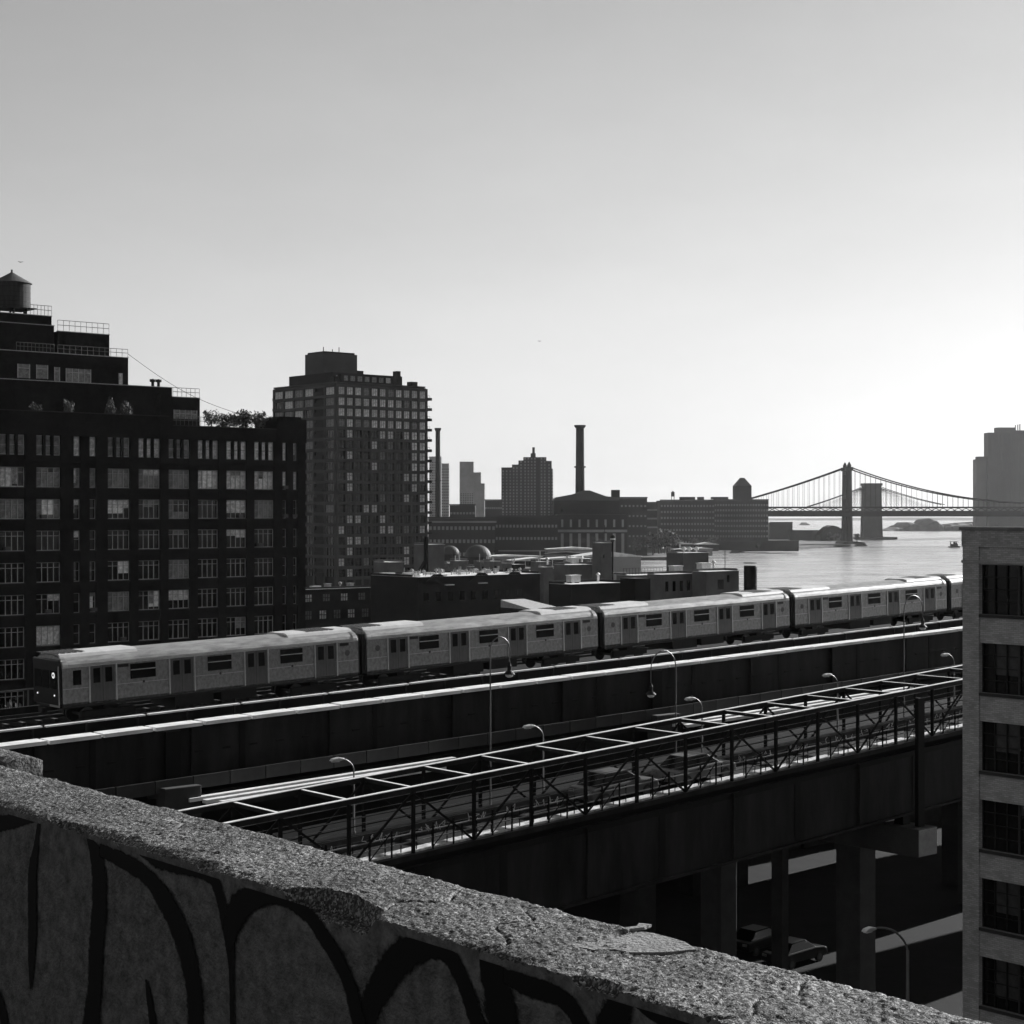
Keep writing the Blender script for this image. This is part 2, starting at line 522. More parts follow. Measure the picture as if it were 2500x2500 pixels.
dch, _ = ds(800, WS0)
dfl, _ = ds(1530, 2.52)
rough_top("coping", WS0, WS1, -1.6, 6.9, WTOP, .0044, par, chips=[(dch, .19, .075, .045), (dch - .9, .07, .03, .018), (dch + 1.3, .10, .025, .015), (dch - 1.7, .05, .03, .02), (dch + .55, .04, .03, .015), (dch + 2.1, .08, .03, .02)], flats=[], joints=[(ds(420, 2.45)[0], .15, 1.0), (ds(1020, 2.45)[0], -.1, 1.3), (ds(1330, 2.45)[0], .6, 2.0), (ds(1900, 2.45)[0], .12, 1.0)])
rough_top("pilaster_coping", WS1 + .002, 2.79, 5.86, 6.9, WTOP + .012, .0055, par)
MB().box(WS1 + .004, 2.786, 5.864, 6.9, 37.9, WTOP - .07).build("pilaster", gmat("concrete_wall", .088, .9, spec=.1, var=.5, scale=24.0, bump=.6, bscale=90), par)
M_WALL = gmat("concrete_wall", .04)
MB().box(WS0 + .003, WS1 - .003, -1.6, 6.9, 37.9, WTOP - .08).build("wall_body", M_WALL, par)
# broken flake and mortar slab lying on the coping
fl = MB()
d_a, _ = ds(1515, WS1); d_b, _ = ds(1635, WS1)
fl.prism([(WS1 - .045, d_a - .05), (WS1 - .01, d_a - .06), (WS1 + .012, (d_a + d_b) / 2 + .03), (WS1 + .026, (d_a + d_b) / 2 + .005), (WS1 - .005, d_b + .07), (WS1 - .04, d_b + .08), (WS1 - .05, (d_a + d_b) / 2)], WTOP + .003, WTOP + .009, 'z')
M_MORT = gmat("mortar_smooth", .13, .85, var=.3, scale=14, bump=.3, bscale=90)
fl.build("mortar_flake", M_MORT, par)
pp = MB(); PT = []
for (px, py) in ((1400, 2310), (1430, 2290), (1480, 2272), (1525, 2270), (1600, 2277), (1650, 2288), (1672, 2300), (1700, 2318), (1630, 2325), (1540, 2326), (1500, 2318), (1450, 2320)):
    Y = (CAM_Z - WTOP) * F / (py - 1250); x = wx(px, Y)
    PT.append((min(TX * x + TY * Y, WS1 - .004), -TY * x + TX * Y))
pp.prism(PT[::-1], WTOP - .012, WTOP + .0008, 'z')
pp.build("mortar_patch", M_MORT, par)

# graffiti: sprayed strokes with soft edges
def spray_mat():
    m = bpy.data.materials.new("spray_paint_black"); m.use_nodes = True
    nt = m.node_tree; b = nt.nodes["Principled BSDF"]
    b.inputs["Base Color"].default_value = (.0035,) * 3 + (1,)
    b.inputs["Roughness"].default_value = .7
    b.inputs["Specular IOR Level"].default_value = .1
    at = nt.nodes.new("ShaderNodeAttribute"); at.attribute_name = "cover"
    nz = nt.nodes.new("ShaderNodeTexNoise"); nz.inputs["Scale"].default_value = 60; nz.inputs["Detail"].default_value = 4
    tc = nt.nodes.new("ShaderNodeTexCoord"); nt.links.new(tc.outputs["Object"], nz.inputs["Vector"])
    ad = nt.nodes.new("ShaderNodeMath"); ad.operation = 'ADD'
    nt.links.new(at.outputs["Fac"], ad.inputs[0]); nt.links.new(nz.outputs["Fac"], ad.inputs[1])
    mr_ = nt.nodes.new("ShaderNodeMapRange"); mr_.interpolation_type = 'SMOOTHSTEP'
    mr_.inputs["From Min"].default_value = .5; mr_.inputs["From Max"].default_value = 1.05
    nt.links.new(ad.outputs[0], mr_.inputs["Value"])
    nt.links.new(mr_.outputs[0], b.inputs["Alpha"])
    return m
M_SPRAY = spray_mat()

def A7(x, y): return (.5176 * x, 1800 + .5176 * y)
def A8(x, y): return (800 + .621 * x, 2000 + .621 * y)
strokes = [
    [A7(-60, 420) + (26,), A7(60, 395) + (24,), A7(150, 372) + (20,), A7(205, 362) + (8,)],
    [A7(190, 390) + (10,), A7(172, 520) + (17,), A7(155, 660) + (30,), A7(155, 900) + (30,), A7(150, 1060) + (22,), A7(148, 1190) + (6,)],
    [A7(415, 470) + (8,), A7(450, 540) + (38,), A7(470, 640) + (48,), A7(470, 800) + (47,), A7(458, 1000) + (47,), A7(448, 1200) + (47,), A7(425, 1460) + (60,)],
    [A7(470, 530) + (20,), A7(600, 590) + (27,), A7(700, 660) + (30,), A7(780, 770) + (44,), A7(850, 910) + (50,), A7(895, 1060) + (50,), A7(920, 1220) + (48,), A7(930, 1460) + (48,)],
    [A7(640, 515) + (10,), A7(740, 560) + (34,), A7(850, 600) + (30,), A7(950, 625) + (28,), A7(1012, 662) + (30,), A7(1045, 760) + (26,), A7(1075, 880) + (34,), A7(1090, 1000) + (26,), A7(1096, 1120) + (14,), A7(1102, 1460) + (13,)],
    [A7(1085, 1010) + (14,), A7(1095, 890) + (44,), A7(1135, 800) + (48,), A7(1225, 742) + (42,), A7(1320, 752) + (26,), A7(1400, 785) + (30,), A7(1470, 850) + (30,), A7(1540, 950) + (32,), A7(1605, 1060) + (32,), A7(1660, 1190) + (34,), A7(1725, 1460) + (40,)],
    [A7(690, 1140) + (4,), A7(706, 1230) + (18,), A7(738, 1460) + (26,)],
    [A7(-10, 1180) + (8,), A7(15, 1290) + (26,), A7(36, 1460) + (36,)],
    [A8(140, 900) + (38,), A8(170, 740) + (42,), A8(235, 610) + (46,), A8(310, 530) + (46,), A8(400, 497) + (36,), A8(465, 520) + (30,), A8(515, 590) + (30,), A8(555, 690) + (30,), A8(620, 900) + (34,)],
    [A8(610, 520) + (14,), A8(645, 590) + (52,), A8(675, 690) + (62,), A8(700, 900) + (68,)],
    [A8(690, 610) + (20,), A8(800, 655) + (30,), A8(900, 692) + (26,), A8(960, 735) + (28,), A8(1050, 900) + (28,)],
    [A8(1200, 690) + (20,), A8(1150, 750) + (48,), A8(1120, 830) + (60,), A8(1100, 900) + (60,)],
    [A8(1560, 830) + (10,), A8(1420, 800) + (26,), A8(1300, 770) + (22,), A8(1210, 720) + (10,)],
]
def smooth_path(P, n=7):
    out = []
    for i in range(len(P) - 1):
        p0 = P[max(i - 1, 0)]; p1 = P[i]; p2 = P[i + 1]; p3 = P[min(i + 2, len(P) - 1)]
        for k in range(n):
            t = k / n
            out.append(tuple(.5 * ((2 * b) + (c - a) * t + (2 * a - 5 * b + 4 * c - d) * t * t + (3 * b - a - 3 * c + d) * t ** 3)
                             for a, b, c, d in zip(p0, p1, p2, p3)))
    out.append(P[-1])
    return out
for k, st in enumerate(strokes):
    P = []
    sc_ = .5176 if k < 8 else .621
    for (px, py, w) in st:
        D, Y = ds(px, WS0)
        P.append((D, zz(py, Y), w * sc_ / F * Y))
    P = smooth_path(P)
    vs, fs, cov = [], [], []
    for i, (d, z, w) in enumerate(P):
        a = P[max(i - 1, 0)]; b = P[min(i + 1, len(P) - 1)]
        tx, tz = b[0] - a[0], b[1] - a[1]
        l = math.hypot(tx, tz) or 1
        nx, nz = -tz / l, tx / l
        w = max(w, .004) * 1.4
        for u, c in ((-1.25, 0), (-.75, .75), (0, 1), (.75, .75), (1.25, 0)):
            # strokes stop below the coping edge
            zt = min(z + nz * w * u, WTOP - .024)
            vs.append((WS0 - .0005 - .0012 - .0004 * (k % 6), d + nx * w * u, zt)); cov.append(c if 0 < i < len(P) - 1 else 0)
    for i in range(len(P) - 1):
        for j in range(4):
            fs.append((i * 5 + j, i * 5 + j + 1, i * 5 + 5 + j + 1, i * 5 + 5 + j))
    b = MB().add(vs, fs)
    o = b.build("graffiti_stroke", M_SPRAY, par)
    att = o.data.attributes.new("cover", 'FLOAT', 'POINT')
    att.data.foreach_set("value", cov)

# ================================================================= rail viaduct
GR = .0285
def zr(s): return 29.75 + GR * (s - 57.4)
Z0 = 29.75 - GR * 57.4            # rail level at s = 0
via = thing("rail_viaduct", "long dark steel railway viaduct with sunlit pale coping crossing the whole view", "viaduct", (0, 0, 0), TH)
S0, S1 = 18.0, 175.0
def vbox(name, s0, s1, d0, d1, h0, h1, mat):
    return MB().box(s0, s1, d0, d1, Z0 + h0, Z0 + h1, g=GR).build(name, mat, via)
vbox("deck", S0, S1, 76.1, 89.8, -1.1, -.45, M_STEEL_B)
vbox("girder", S0, S1, 75.78, 76.06, -2.55, -.06, M_STEEL_D)
vbox("girder", S0, S1, 89.9, 90.2, -2.55, -.05, M_STEEL_D)
vbox("girder_flange", S0, S1, 75.52, 76.3, -2.68, -2.555, M_STEEL_D)
vbox("girder", S0, S1, 82.9, 83.2, -2.4, -1.105, M_STEEL_B)
# coping slabs
me = MB().box(-1.30, 1.30, 75.55, 76.65, -.03, .15, g=GR).mesh("coping_slab", M_CONC)
ns = int((S1 - S0) / 2.77)
s_first = sd(118, 75.6)[0]
s = s_first - 2.77 * 10 + 2.77 / 2
while s < S1 - 2:
    put("coping_slab", me, via, (s, 0, zr(s) + random.uniform(-.012, .012)))
    s += 2.77
# girder stiffeners
me = MB().box(-.03, .03, 75.60, 75.775, -2.55, -.1, g=GR).mesh("stiffener", M_STEEL_D)
s = S0 + 1
while s < S1:
    put("stiffener", me, via, (s, 0, zr(s))); s += 8.31
me = MB().box(-.22, .22, 75.74, 75.778, -1.36, -1.26, g=GR).mesh("rivet_plate", M_STEEL_B)
s = 30.0
while s < 120:
    put("rivet_plate", me, via, (s, 0, zr(s))); s += 1.6
me = MB().box(-.16, .16, 75.752, 75.777, -2.5, -.12, g=GR).mesh("splice_plate", M_STEEL_B)
s = S0 + 4
while s < 125:
    put("splice_plate", me, via, (s, 0, zr(s))); s += 8.31
# railing posts and third-rail cover boards beside the near track
me = MB().box(-.05, .05, 77.15, 77.25, -.45, .55, g=GR).mesh("post", M_STEEL_D)
s = s_first - 27.7
while s < S1 - 2:
    put("post", me, via, (s, 0, zr(s))); s += 2.77
me = MB().box(-2.66, 2.66, 78.08, 78.36, .42, .50, g=GR).mesh("cover_board", M_CONC)
s = s_first - 2.77 * 9 + 1.0
while s < S1 - 3:
    put("cover_board", me, via, (s, 0, zr(s) + random.uniform(-.015, .015))); s += 5.54
vbox("cover_bracket", S0, S1, 78.18, 78.28, -.4, .415, M_STEEL_B)
for d in (80.58, 82.02, 85.3, 86.74):
    vbox("rail", S0, S1, d - .04, d + .04, -.16, 0.0, gmat("rail_steel", .05, .4, metal=.5))
me = MB().box(-.11, .11, 79.9, 82.7, -.40, -.165, g=GR).mesh("sleeper", M_WOOD)
me2 = MB().box(-.11, .11, 84.7, 87.4, -.40, -.165, g=GR).mesh("sleeper", M_WOOD)
s = 24.0
while s < 70:
    put("sleeper", me, via, (s, 0, zr(s))); put("sleeper", me2, via, (s, 0, zr(s))); s += .9
# far side railing
vbox("handrail", S0, S1, 89.98, 90.05, .85, .93, M_STEEL_G)
me = MB().box(-.03, .03, 89.98, 90.05, -.05, .86, g=GR).mesh("railing_post", M_STEEL_G)
s = S0
while s < S1:
    put("railing_post", me, via, (s, 0, zr(s))); s += 2.4
# lower edge band of barrier panels and a dark fascia standing in for shade
me = MB().box(-1.02, 1.02, 75.0, 75.18, -3.02, -2.38, g=GR).mesh("barrier_panel", gmat("barrier_concrete", .03, .85, var=.35, scale=.6))
s = 30.0
while s < S1:
    put("barrier_panel", me, via, (s, 0, zr(s) + random.uniform(-.01, .01))); s += 2.1
vbox("shade_fascia", S0, S1, 75.3, 75.6, -5.9, -3.3, M_STEEL_B)
vbox("lower_deck", S0, S1, 75.64, 90, -3.9, -3.4, M_STEEL_B)
# pale ledge beams stand in for sunlit strips, cut to their two lengths
for (pa, pb, k0, k1) in ((468, 1118, 0, 3), (1650, 2240, 0, 2)):
    sa = sd(pa, 74.2)[0]; sb = sd(pb, 74.2)[0]
    for k in range(k0, k1):
        d = 74.75 - .62 * k
        h = -3.34 - .07 * k
        MB().box(sa + .55 * k, sb - (.8 * k if k else 0), d - .40 + .1 * (k == 2), d, Z0 + h - .18, Z0 + h, g=GR).build("sun_strip_beam", M_CONC, via)
    s = sa + 1.5
    while s < sb:
        MB().box(s - .06, s + .06, 73.1, 75.28, Z0 - 3.9, Z0 - 3.68, g=GR).build("ledge_bracket", M_STEEL_D, via)
        s += 4.0
# piers
for sp_ in (42.8, 76.6, 110.4):
    z = zr(sp_)
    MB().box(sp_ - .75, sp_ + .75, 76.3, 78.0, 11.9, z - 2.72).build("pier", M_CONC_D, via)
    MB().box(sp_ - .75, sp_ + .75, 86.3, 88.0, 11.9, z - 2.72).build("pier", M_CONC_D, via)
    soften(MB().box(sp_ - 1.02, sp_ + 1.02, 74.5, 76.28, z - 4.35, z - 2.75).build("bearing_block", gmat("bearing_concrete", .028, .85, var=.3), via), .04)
    MB().box(sp_ - .42, sp_ + .42, 75.45, 75.59, z - 2.5, z - .12).build("joint_plate", M_STEEL_B, via)

# ================================================================= truss roadway
DN, DFAR = 58.6, 62.2
PS0 = 38.07; PP = 3.34; GT = .052
ZT0 = 27.87 - GT * PS0            # top chord height at s = 0
TB = 2.85
tru = thing("truss_roadway", "dark open truss roadway with sunlit top chords and cross struts, below the railway", "bridge", (0, 0, 0), TH)
def tz(s): return ZT0 + GT * s
n_lo, n_hi = -4, 22
def tbar(name, p, q, w, h, mat=M_STEEL_D):
    return MB().bar(p, q, w, h).build(name, mat, tru)
sa, sb = PS0 + n_lo * PP, PS0 + n_hi * PP
for d in (DN, DFAR):
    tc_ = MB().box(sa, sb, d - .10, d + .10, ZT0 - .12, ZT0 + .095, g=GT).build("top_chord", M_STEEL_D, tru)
    MB().box(sa, sb, d - .11, d + .11, ZT0 + .097, ZT0 + .125, g=GT).build("lit_top_strip", M_CHORD_LIT, tc_)  # pale strip paints the sunlit top onto the dark chord
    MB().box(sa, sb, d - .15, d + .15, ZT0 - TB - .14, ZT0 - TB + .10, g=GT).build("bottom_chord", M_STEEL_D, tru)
me_strut = MB().box(-.06, .06, DN + .15, DFAR - .15, -.09, .07).box(-.075, .075, DN + .16, DFAR - .16, .072, .09, 1).mesh("cross_strut", [M_STEEL_D, M_CHORD_LIT])  # pale top layer paints the sun on the dark struts
me_post = {}
for d in (DN, DFAR):
    me_post[d] = MB().box(-.055, .055, d - .08, d + .08, -TB + .12, -.13).mesh("truss_post", M_STEEL_B)
for n in range(n_lo, n_hi + 1):
    s = PS0 + n * PP
    put("cross_strut", me_strut, tru, (s, 0, tz(s)))
    for d in (DN, DFAR):
        put("truss_post", me_post[d], tru, (s, 0, tz(s)))
        if n < n_hi:
            a = (s, d, tz(s) - .12); b = (s + PP, d, tz(s + PP) - TB + .1)
            if n % 2:
                a = (s, d, tz(s) - TB + .1); b = (s + PP, d, tz(s + PP) - .12)
            tbar("diagonal", a, b, .07, .09, M_STEEL_B)
# wire mesh and pipe rails behind the near truss face
wm = MB()
for h, r_ in ((-.22, .012), (-.55, .008), (-.8, .007), (-1.05, .008), (-1.3, .007), (-1.55, .008), (-1.8, .008)):
    wm.box(sa, sb, DN + .20 - r_, DN + .20 + r_, ZT0 + h - r_, ZT0 + h + r_, g=GT)
tag(wm.build("mesh_wires", gmat("wire_grey", .08, .5, var=.5, scale=.8), tru), kind="stuff")
for h in (-1.95, -2.3):
    MB().box(sa, sb, DN + .24, DN + .29, ZT0 + h - .025, ZT0 + h + .025, g=GT).build("pipe_rail", gmat("pipe_grey", .22, .5, var=.4, scale=1.2), tru)
    MB().box(sa, sb, DFAR - .3, DFAR - .25, ZT0 + h + .35 - .025, ZT0 + h + .35 + .025, g=GT).build("pipe_rail", M_STEEL_D, tru)
me = MB().box(-.03, .03, DN + .02, DN + .08, -TB + .1, -TB + 1.25).mesh("half_post", M_STEEL_B)
me2 = MB().box(-.018, .018, DN + .30, DN + .335, -TB + .17, -TB + 1.05).mesh("picket", M_STEEL_B)
for n in range(n_lo, n_hi):
    for k in (.33, .67):
        s = PS0 + (n + k) * PP
        put("half_post", me, tru, (s, 0, tz(s)))
    for k in range(4):
        s = PS0 + (n + (k + .5) / 4) * PP
        put("picket", me2, tru, (s, 0, tz(s)))
    s = PS0 + (n + .33) * PP; s2 = PS0 + (n + .67) * PP
    tbar("brace", (s, DN + .05, tz(s) - TB + .2), (s2, DN + .05, tz(s2) - TB + 1.2), .03, .04, M_STEEL_B)
# deck, kerb, far barrier
MB().box(sa, sb, DN + .16, DFAR - .16, ZT0 - TB - .45, ZT0 - TB - .02, g=GT).build("road_deck", M_ASPH, tru)
MB().box(sa, sb, DN + .17, DN + .85, ZT0 - TB - .015, ZT0 - TB + .17, g=GT).build("kerb", gmat("kerb_mesh_shade", .42, .9, var=.75, scale=2.6), tru)  # pale tone paints the sunlit deck edge, blotches the mesh shadows
MB().box(sa, sb, DFAR - .62, DFAR - .32, ZT0 - TB - .015, ZT0 - TB + .62, g=GT).build("barrier", gmat("barrier_dark", .03, .8, var=.6, scale=1.5), tru)
# pale scrawled tags on the barrier face
random.seed(21)
tg = MB()
s = sa + 6
while s < sb - 12:
    zb = tz(s) - TB
    for w_ in range(random.randint(2, 5)):
        P = [(s + random.uniform(0, .35), DFAR - .626, zb + random.uniform(.12, .55)) for _ in range(5)]
        tg.path([Vector(p) + Vector((0, 0, 0)) for p in P], .018, 4)
        s += .42
    s += random.uniform(.2, 1.6)
tag(tg.build("graffiti_scrawl", M_CONC, tru), kind="stuff")
# deep plate girder under the truss, with stiffeners
MB().box(sa, sb, DN - .02, DN + .22, ZT0 - TB - 3.8, ZT0 - TB - .46, g=GT).build("plate_girder", M_STEEL_D, tru)
MB().box(sa, sb, DN - .22, DN + .4, ZT0 - TB - 3.93, ZT0 - TB - 3.81, g=GT).build("girder_flange", M_STEEL_D, tru)
MB().box(sa, sb, DFAR - .2, DFAR + .02, ZT0 - TB - 4.2, ZT0 - TB - .46, g=GT).build("plate_girder", M_STEEL_D, tru)
me = MB().box(-.02, .02, DN - .17, DN - .025, -TB - 3.8, -TB - .5).mesh("stiffener", M_STEEL_D)
for n in range(n_lo, n_hi, 3):
    s = PS0 + n * PP
    put("stiffener", me, tru, (s, 0, tz(s)))
me = MB().box(-.22, .22, DN - .05, DN - .024, -TB - 3.75, -TB - .5).mesh("splice_plate", M_STEEL_B)
for n in range(n_lo + 1, n_hi, 3):
    s = PS0 + (n + .5) * PP
    put("splice_plate", me, tru, (s, 0, tz(s)))
MB().box(sa, sb, DN - .06, DN - .024, ZT0 - TB - .75, ZT0 - TB - .47, g=GT).build("girder_strip", M_STEEL_B, tru)
# bents: cap beam, columns, end posts
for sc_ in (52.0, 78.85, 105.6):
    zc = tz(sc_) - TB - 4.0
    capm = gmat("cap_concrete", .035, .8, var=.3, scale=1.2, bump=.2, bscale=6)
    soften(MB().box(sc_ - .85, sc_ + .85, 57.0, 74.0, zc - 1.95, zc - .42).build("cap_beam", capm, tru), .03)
    MB().box(sc_ - .80, sc_ + .80, 56.97, 56.998, zc - 1.9, zc - .47).build("lit_end_face", gmat("lit_end_pale", .30, .8, var=.25, scale=2), tru)  # pale plate paints the lighter, skyward-lit end of the cap
    for d in (61.9, 72.4):
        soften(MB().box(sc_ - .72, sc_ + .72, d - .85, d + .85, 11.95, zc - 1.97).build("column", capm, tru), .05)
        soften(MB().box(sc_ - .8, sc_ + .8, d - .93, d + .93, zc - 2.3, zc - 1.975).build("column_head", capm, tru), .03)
    for d in (DN + .1, DFAR - .1):
        MB().box(sc_ - .3, sc_ + .3, d - .3, d + .3, zc - .41, zc + .02).build("bearing", M_STEEL_B, tru)
    if sc_ < 60: continue
    MB().box(sc_ - .12, sc_ + .12, 57.45, 57.75, zc - .41, tz(sc_) - .2).build("end_post", M_STEEL_B, tru)
    MB().box(sc_ - .28, sc_ + .28, 57.40, 57.44, zc - .41, tz(sc_) - .2).build("end_post_flange", M_STEEL_B, tru)
    for (x0, x1, d0, d1, zt) in ((-.2, .5, 58.0, 58.45, .1),):
        MB().box(sc_ + x0, sc_ + x1, 59.6, 61.2, zc - .41, zc - .1).build("service_box", M_GALV, tru)

# ================================================================= subway cars
M_DOOR = gmat("stainless_door", .10, .42, metal=.85, var=.25, scale=2, stretch=(2, 2, .6))
M_TRIM = gmat("stainless_trim", .45, .35, metal=.8, var=.15, scale=3)
M_UNDER = gmat("underframe", .007, .7, var=.4)
M_SIGN = gmat("sign_black", .006, .3, var=.2)
ROOFP = [(1.50, 3.02), (1.485, 3.14), (1.42, 3.27), (1.28, 3.40), (1.02, 3.51), (.65, 3.59), (.25, 3.625)]
ROOFP = ROOFP + [(-y, z) for y, z in reversed(ROOFP)]
def car_meshes():
    m = {}
    b = MB(); H = 9.0
    b.prism([(-1.44, 1.08), (-1.5, 1.22), (-1.5, 3.015), (1.5, 3.015), (1.5, 1.22), (1.44, 1.08)], -H, H, 'x')
    m["body_shell"] = b.mesh("body_shell", M_STAIN)
    # corrugation below the windows: three fine ribs
    b = MB()
    prof = list(ROOFP)
    n = len(prof)
    xs = [-9.0, -8.94, -8.8, 8.8, 8.94, 9.0]; sc = [.955, .985, 1, 1, .985, .955]
    vs = []
    for x, k in zip(xs, sc):
        for (y, z) in prof: vs.append((x, y * (1 if z < 3.1 else k ** .3), 3.018 + (z - 3.018) * k))
    fs = []
    for i in range(len(xs) - 1):
        for j in range(n - 1):
            fs.append((i * n + j, i * n + j + 1, (i + 1) * n + j + 1, (i + 1) * n + j))
    fs.append(tuple(range(n - 1, -1, -1))); fs.append(tuple(range((len(xs) - 1) * n, len(xs) * n)))
    b.add(vs, fs)
    m["roof"] = b.mesh("roof", M_ROOF_T, smooth=False)
    # raised air-conditioning cover at a roof end
    b = MB()
    pr = [(-1.12, 3.44), (-1.0, 3.62), (-.7, 3.70), (.7, 3.70), (1.0, 3.62), (1.12, 3.44)]
    b.prism(pr, -2.15, 2.15, 'x')
    m["roof_unit"] = b.mesh("roof_unit", gmat("roof_unit_pale", .5, .5, metal=.1, var=.15))
    b = MB()
    for k in range(6):
        b.box(-1.3 + k * .32, -1.08 + k * .32, -.85, .85, 3.702, 3.715)
    m["vent_grille"] = b.mesh("vent_grille", M_BLACK)
    # end arch band, bright
    b = MB()
    for i in range(len(ROOFP) - 1):
        (y0, z0), (y1, z1) = ROOFP[i], ROOFP[i + 1]
        b.add([(-.14, y0 * 1.012, z0 + .012), (.14, y0 * 1.012, z0 + .012), (.14, y1 * 1.012, z1 + .02), (-.14, y1 * 1.012, z1 + .02)], [(0, 1, 2, 3)])
    m["end_band"] = b.mesh("end_band", M_TRIM)
    for sgn in (-1, 1):
        y = 1.5 * sgn
        def pb(x0, x1, t0, t1, z0, z1, bb):
            a, c = sorted((y + sgn * t0, y + sgn * t1))
            bb.box(x0, x1, a, c, z0, z1)
        b = MB(); pb(-.66, -.008, .004, .016, 1.2, 2.98, b); m["leaf_l", sgn] = b.mesh("door_leaf", M_DOOR)
        b = MB(); pb(.008, .66, .004, .016, 1.2, 2.98, b); m["leaf_r", sgn] = b.mesh("door_leaf", M_DOOR)
        b = MB(); pb(-.19, .19, .0165, .022, 2.12, 2.86, b); m["door_window", sgn] = b.mesh("door_window", M_GLASS_D)
        b = MB(); pb(-.012, .012, .0165, .0185, 1.2, 2.98, b); m["door_seam", sgn] = b.mesh("door_seam", M_BLACK)
        b = MB(); pb(-9.0, 9.0, .002, .0035, 1.92, 1.945, b); m["belt_rail", sgn] = b.mesh("belt_rail", M_TRIM)
        b = MB(); pb(-9.0, 9.0, .002, .03, 2.985, 3.012, b); m["drip_rail", sgn] = b.mesh("drip_rail", M_TRIM)
        b = MB(); pb(-.04, .04, .002, .05, 1.15, 2.99, b); m["door_post", sgn] = b.mesh("door_post", M_TRIM)
        b = MB(); pb(-.72, .72, .004, .02, 2.14, 2.90, b); m["window", sgn] = b.mesh("window", M_GLASS_D)
        b = MB(); pb(-.72, .72, .0205, .034, 2.575, 2.62, b); m["window_bar", sgn] = b.mesh("window_bar", M_TRIM)
        b = MB(); pb(-.30, .30, .004, .014, 2.78, 2.94, b); m["destination_sign", sgn] = b.mesh("destination_sign", M_SIGN)
        b = MB()
        b.tube((0, y + sgn * .004, 2.55), (0, y + sgn * .012, 2.55), .17, 16)
        m["round_logo", sgn] = b.mesh("round_logo", gmat("logo_dark", .06, .5))
        b = MB(); pb(-.22, .22, .004, .016, 2.1, 2.84, b); m["cab_window", sgn] = b.mesh("cab_window", M_GLASS_D)
        b = MB()
        b.tube((0, y + sgn * .004, 1.95), (0, y + sgn * .012, 1.95), .07, 10)
        m["side_light", sgn] = b.mesh("side_light", M_BLACK)
    # body bottom sill
    m["sill"] = MB().box(-9.0, 9.0, -1.46, 1.46, .96, 1.075).mesh("sill", M_UNDER)
    b = MB(); b.box(-2.6, -.3, -1.3, 1.3, .42, .95); m["equipment_box"] = b.mesh("equipment_box", M_UNDER)
    b = MB(); b.box(.2, 2.4, -1.25, 1.25, .48, .95); m["equipment_box2"] = b.mesh("equipment_box", M_UNDER)
    b = MB()
    b.box(-1.5, 1.5, -1.05, -.85, .35, .70); b.box(-1.5, 1.5, .85, 1.05, .35, .70); b.box(-.25, .25, -1.0, 1.0, .45, .95)
    m["truck_frame"] = b.mesh("truck_frame", M_UNDER)
    b = MB()
    for yy in (-.78, .70): b.tube((0, yy, .44), (0, yy + .08, .44), .43, 18)
    b.tube((0, -.7, .44), (0, .7, .44), .08, 8)
    m["wheelset"] = b.mesh("wheelset", gmat("wheel_steel", .07, .45, metal=.6))
    b = MB()
    b.box(-.22, 0, -1.32, 1.32, 1.1, 3.3); b.box(-.28, -.221, -.42, .42, 1.12, 3.0)
    m["end_bonnet"] = b.mesh("end_bonnet", M_BLACK)
    b = MB(); b.box(-.5, -.22, -.2, .2, .75, 1.0); m["coupler"] = b.mesh("coupler", M_UNDER)
    return m
CM = car_meshes()

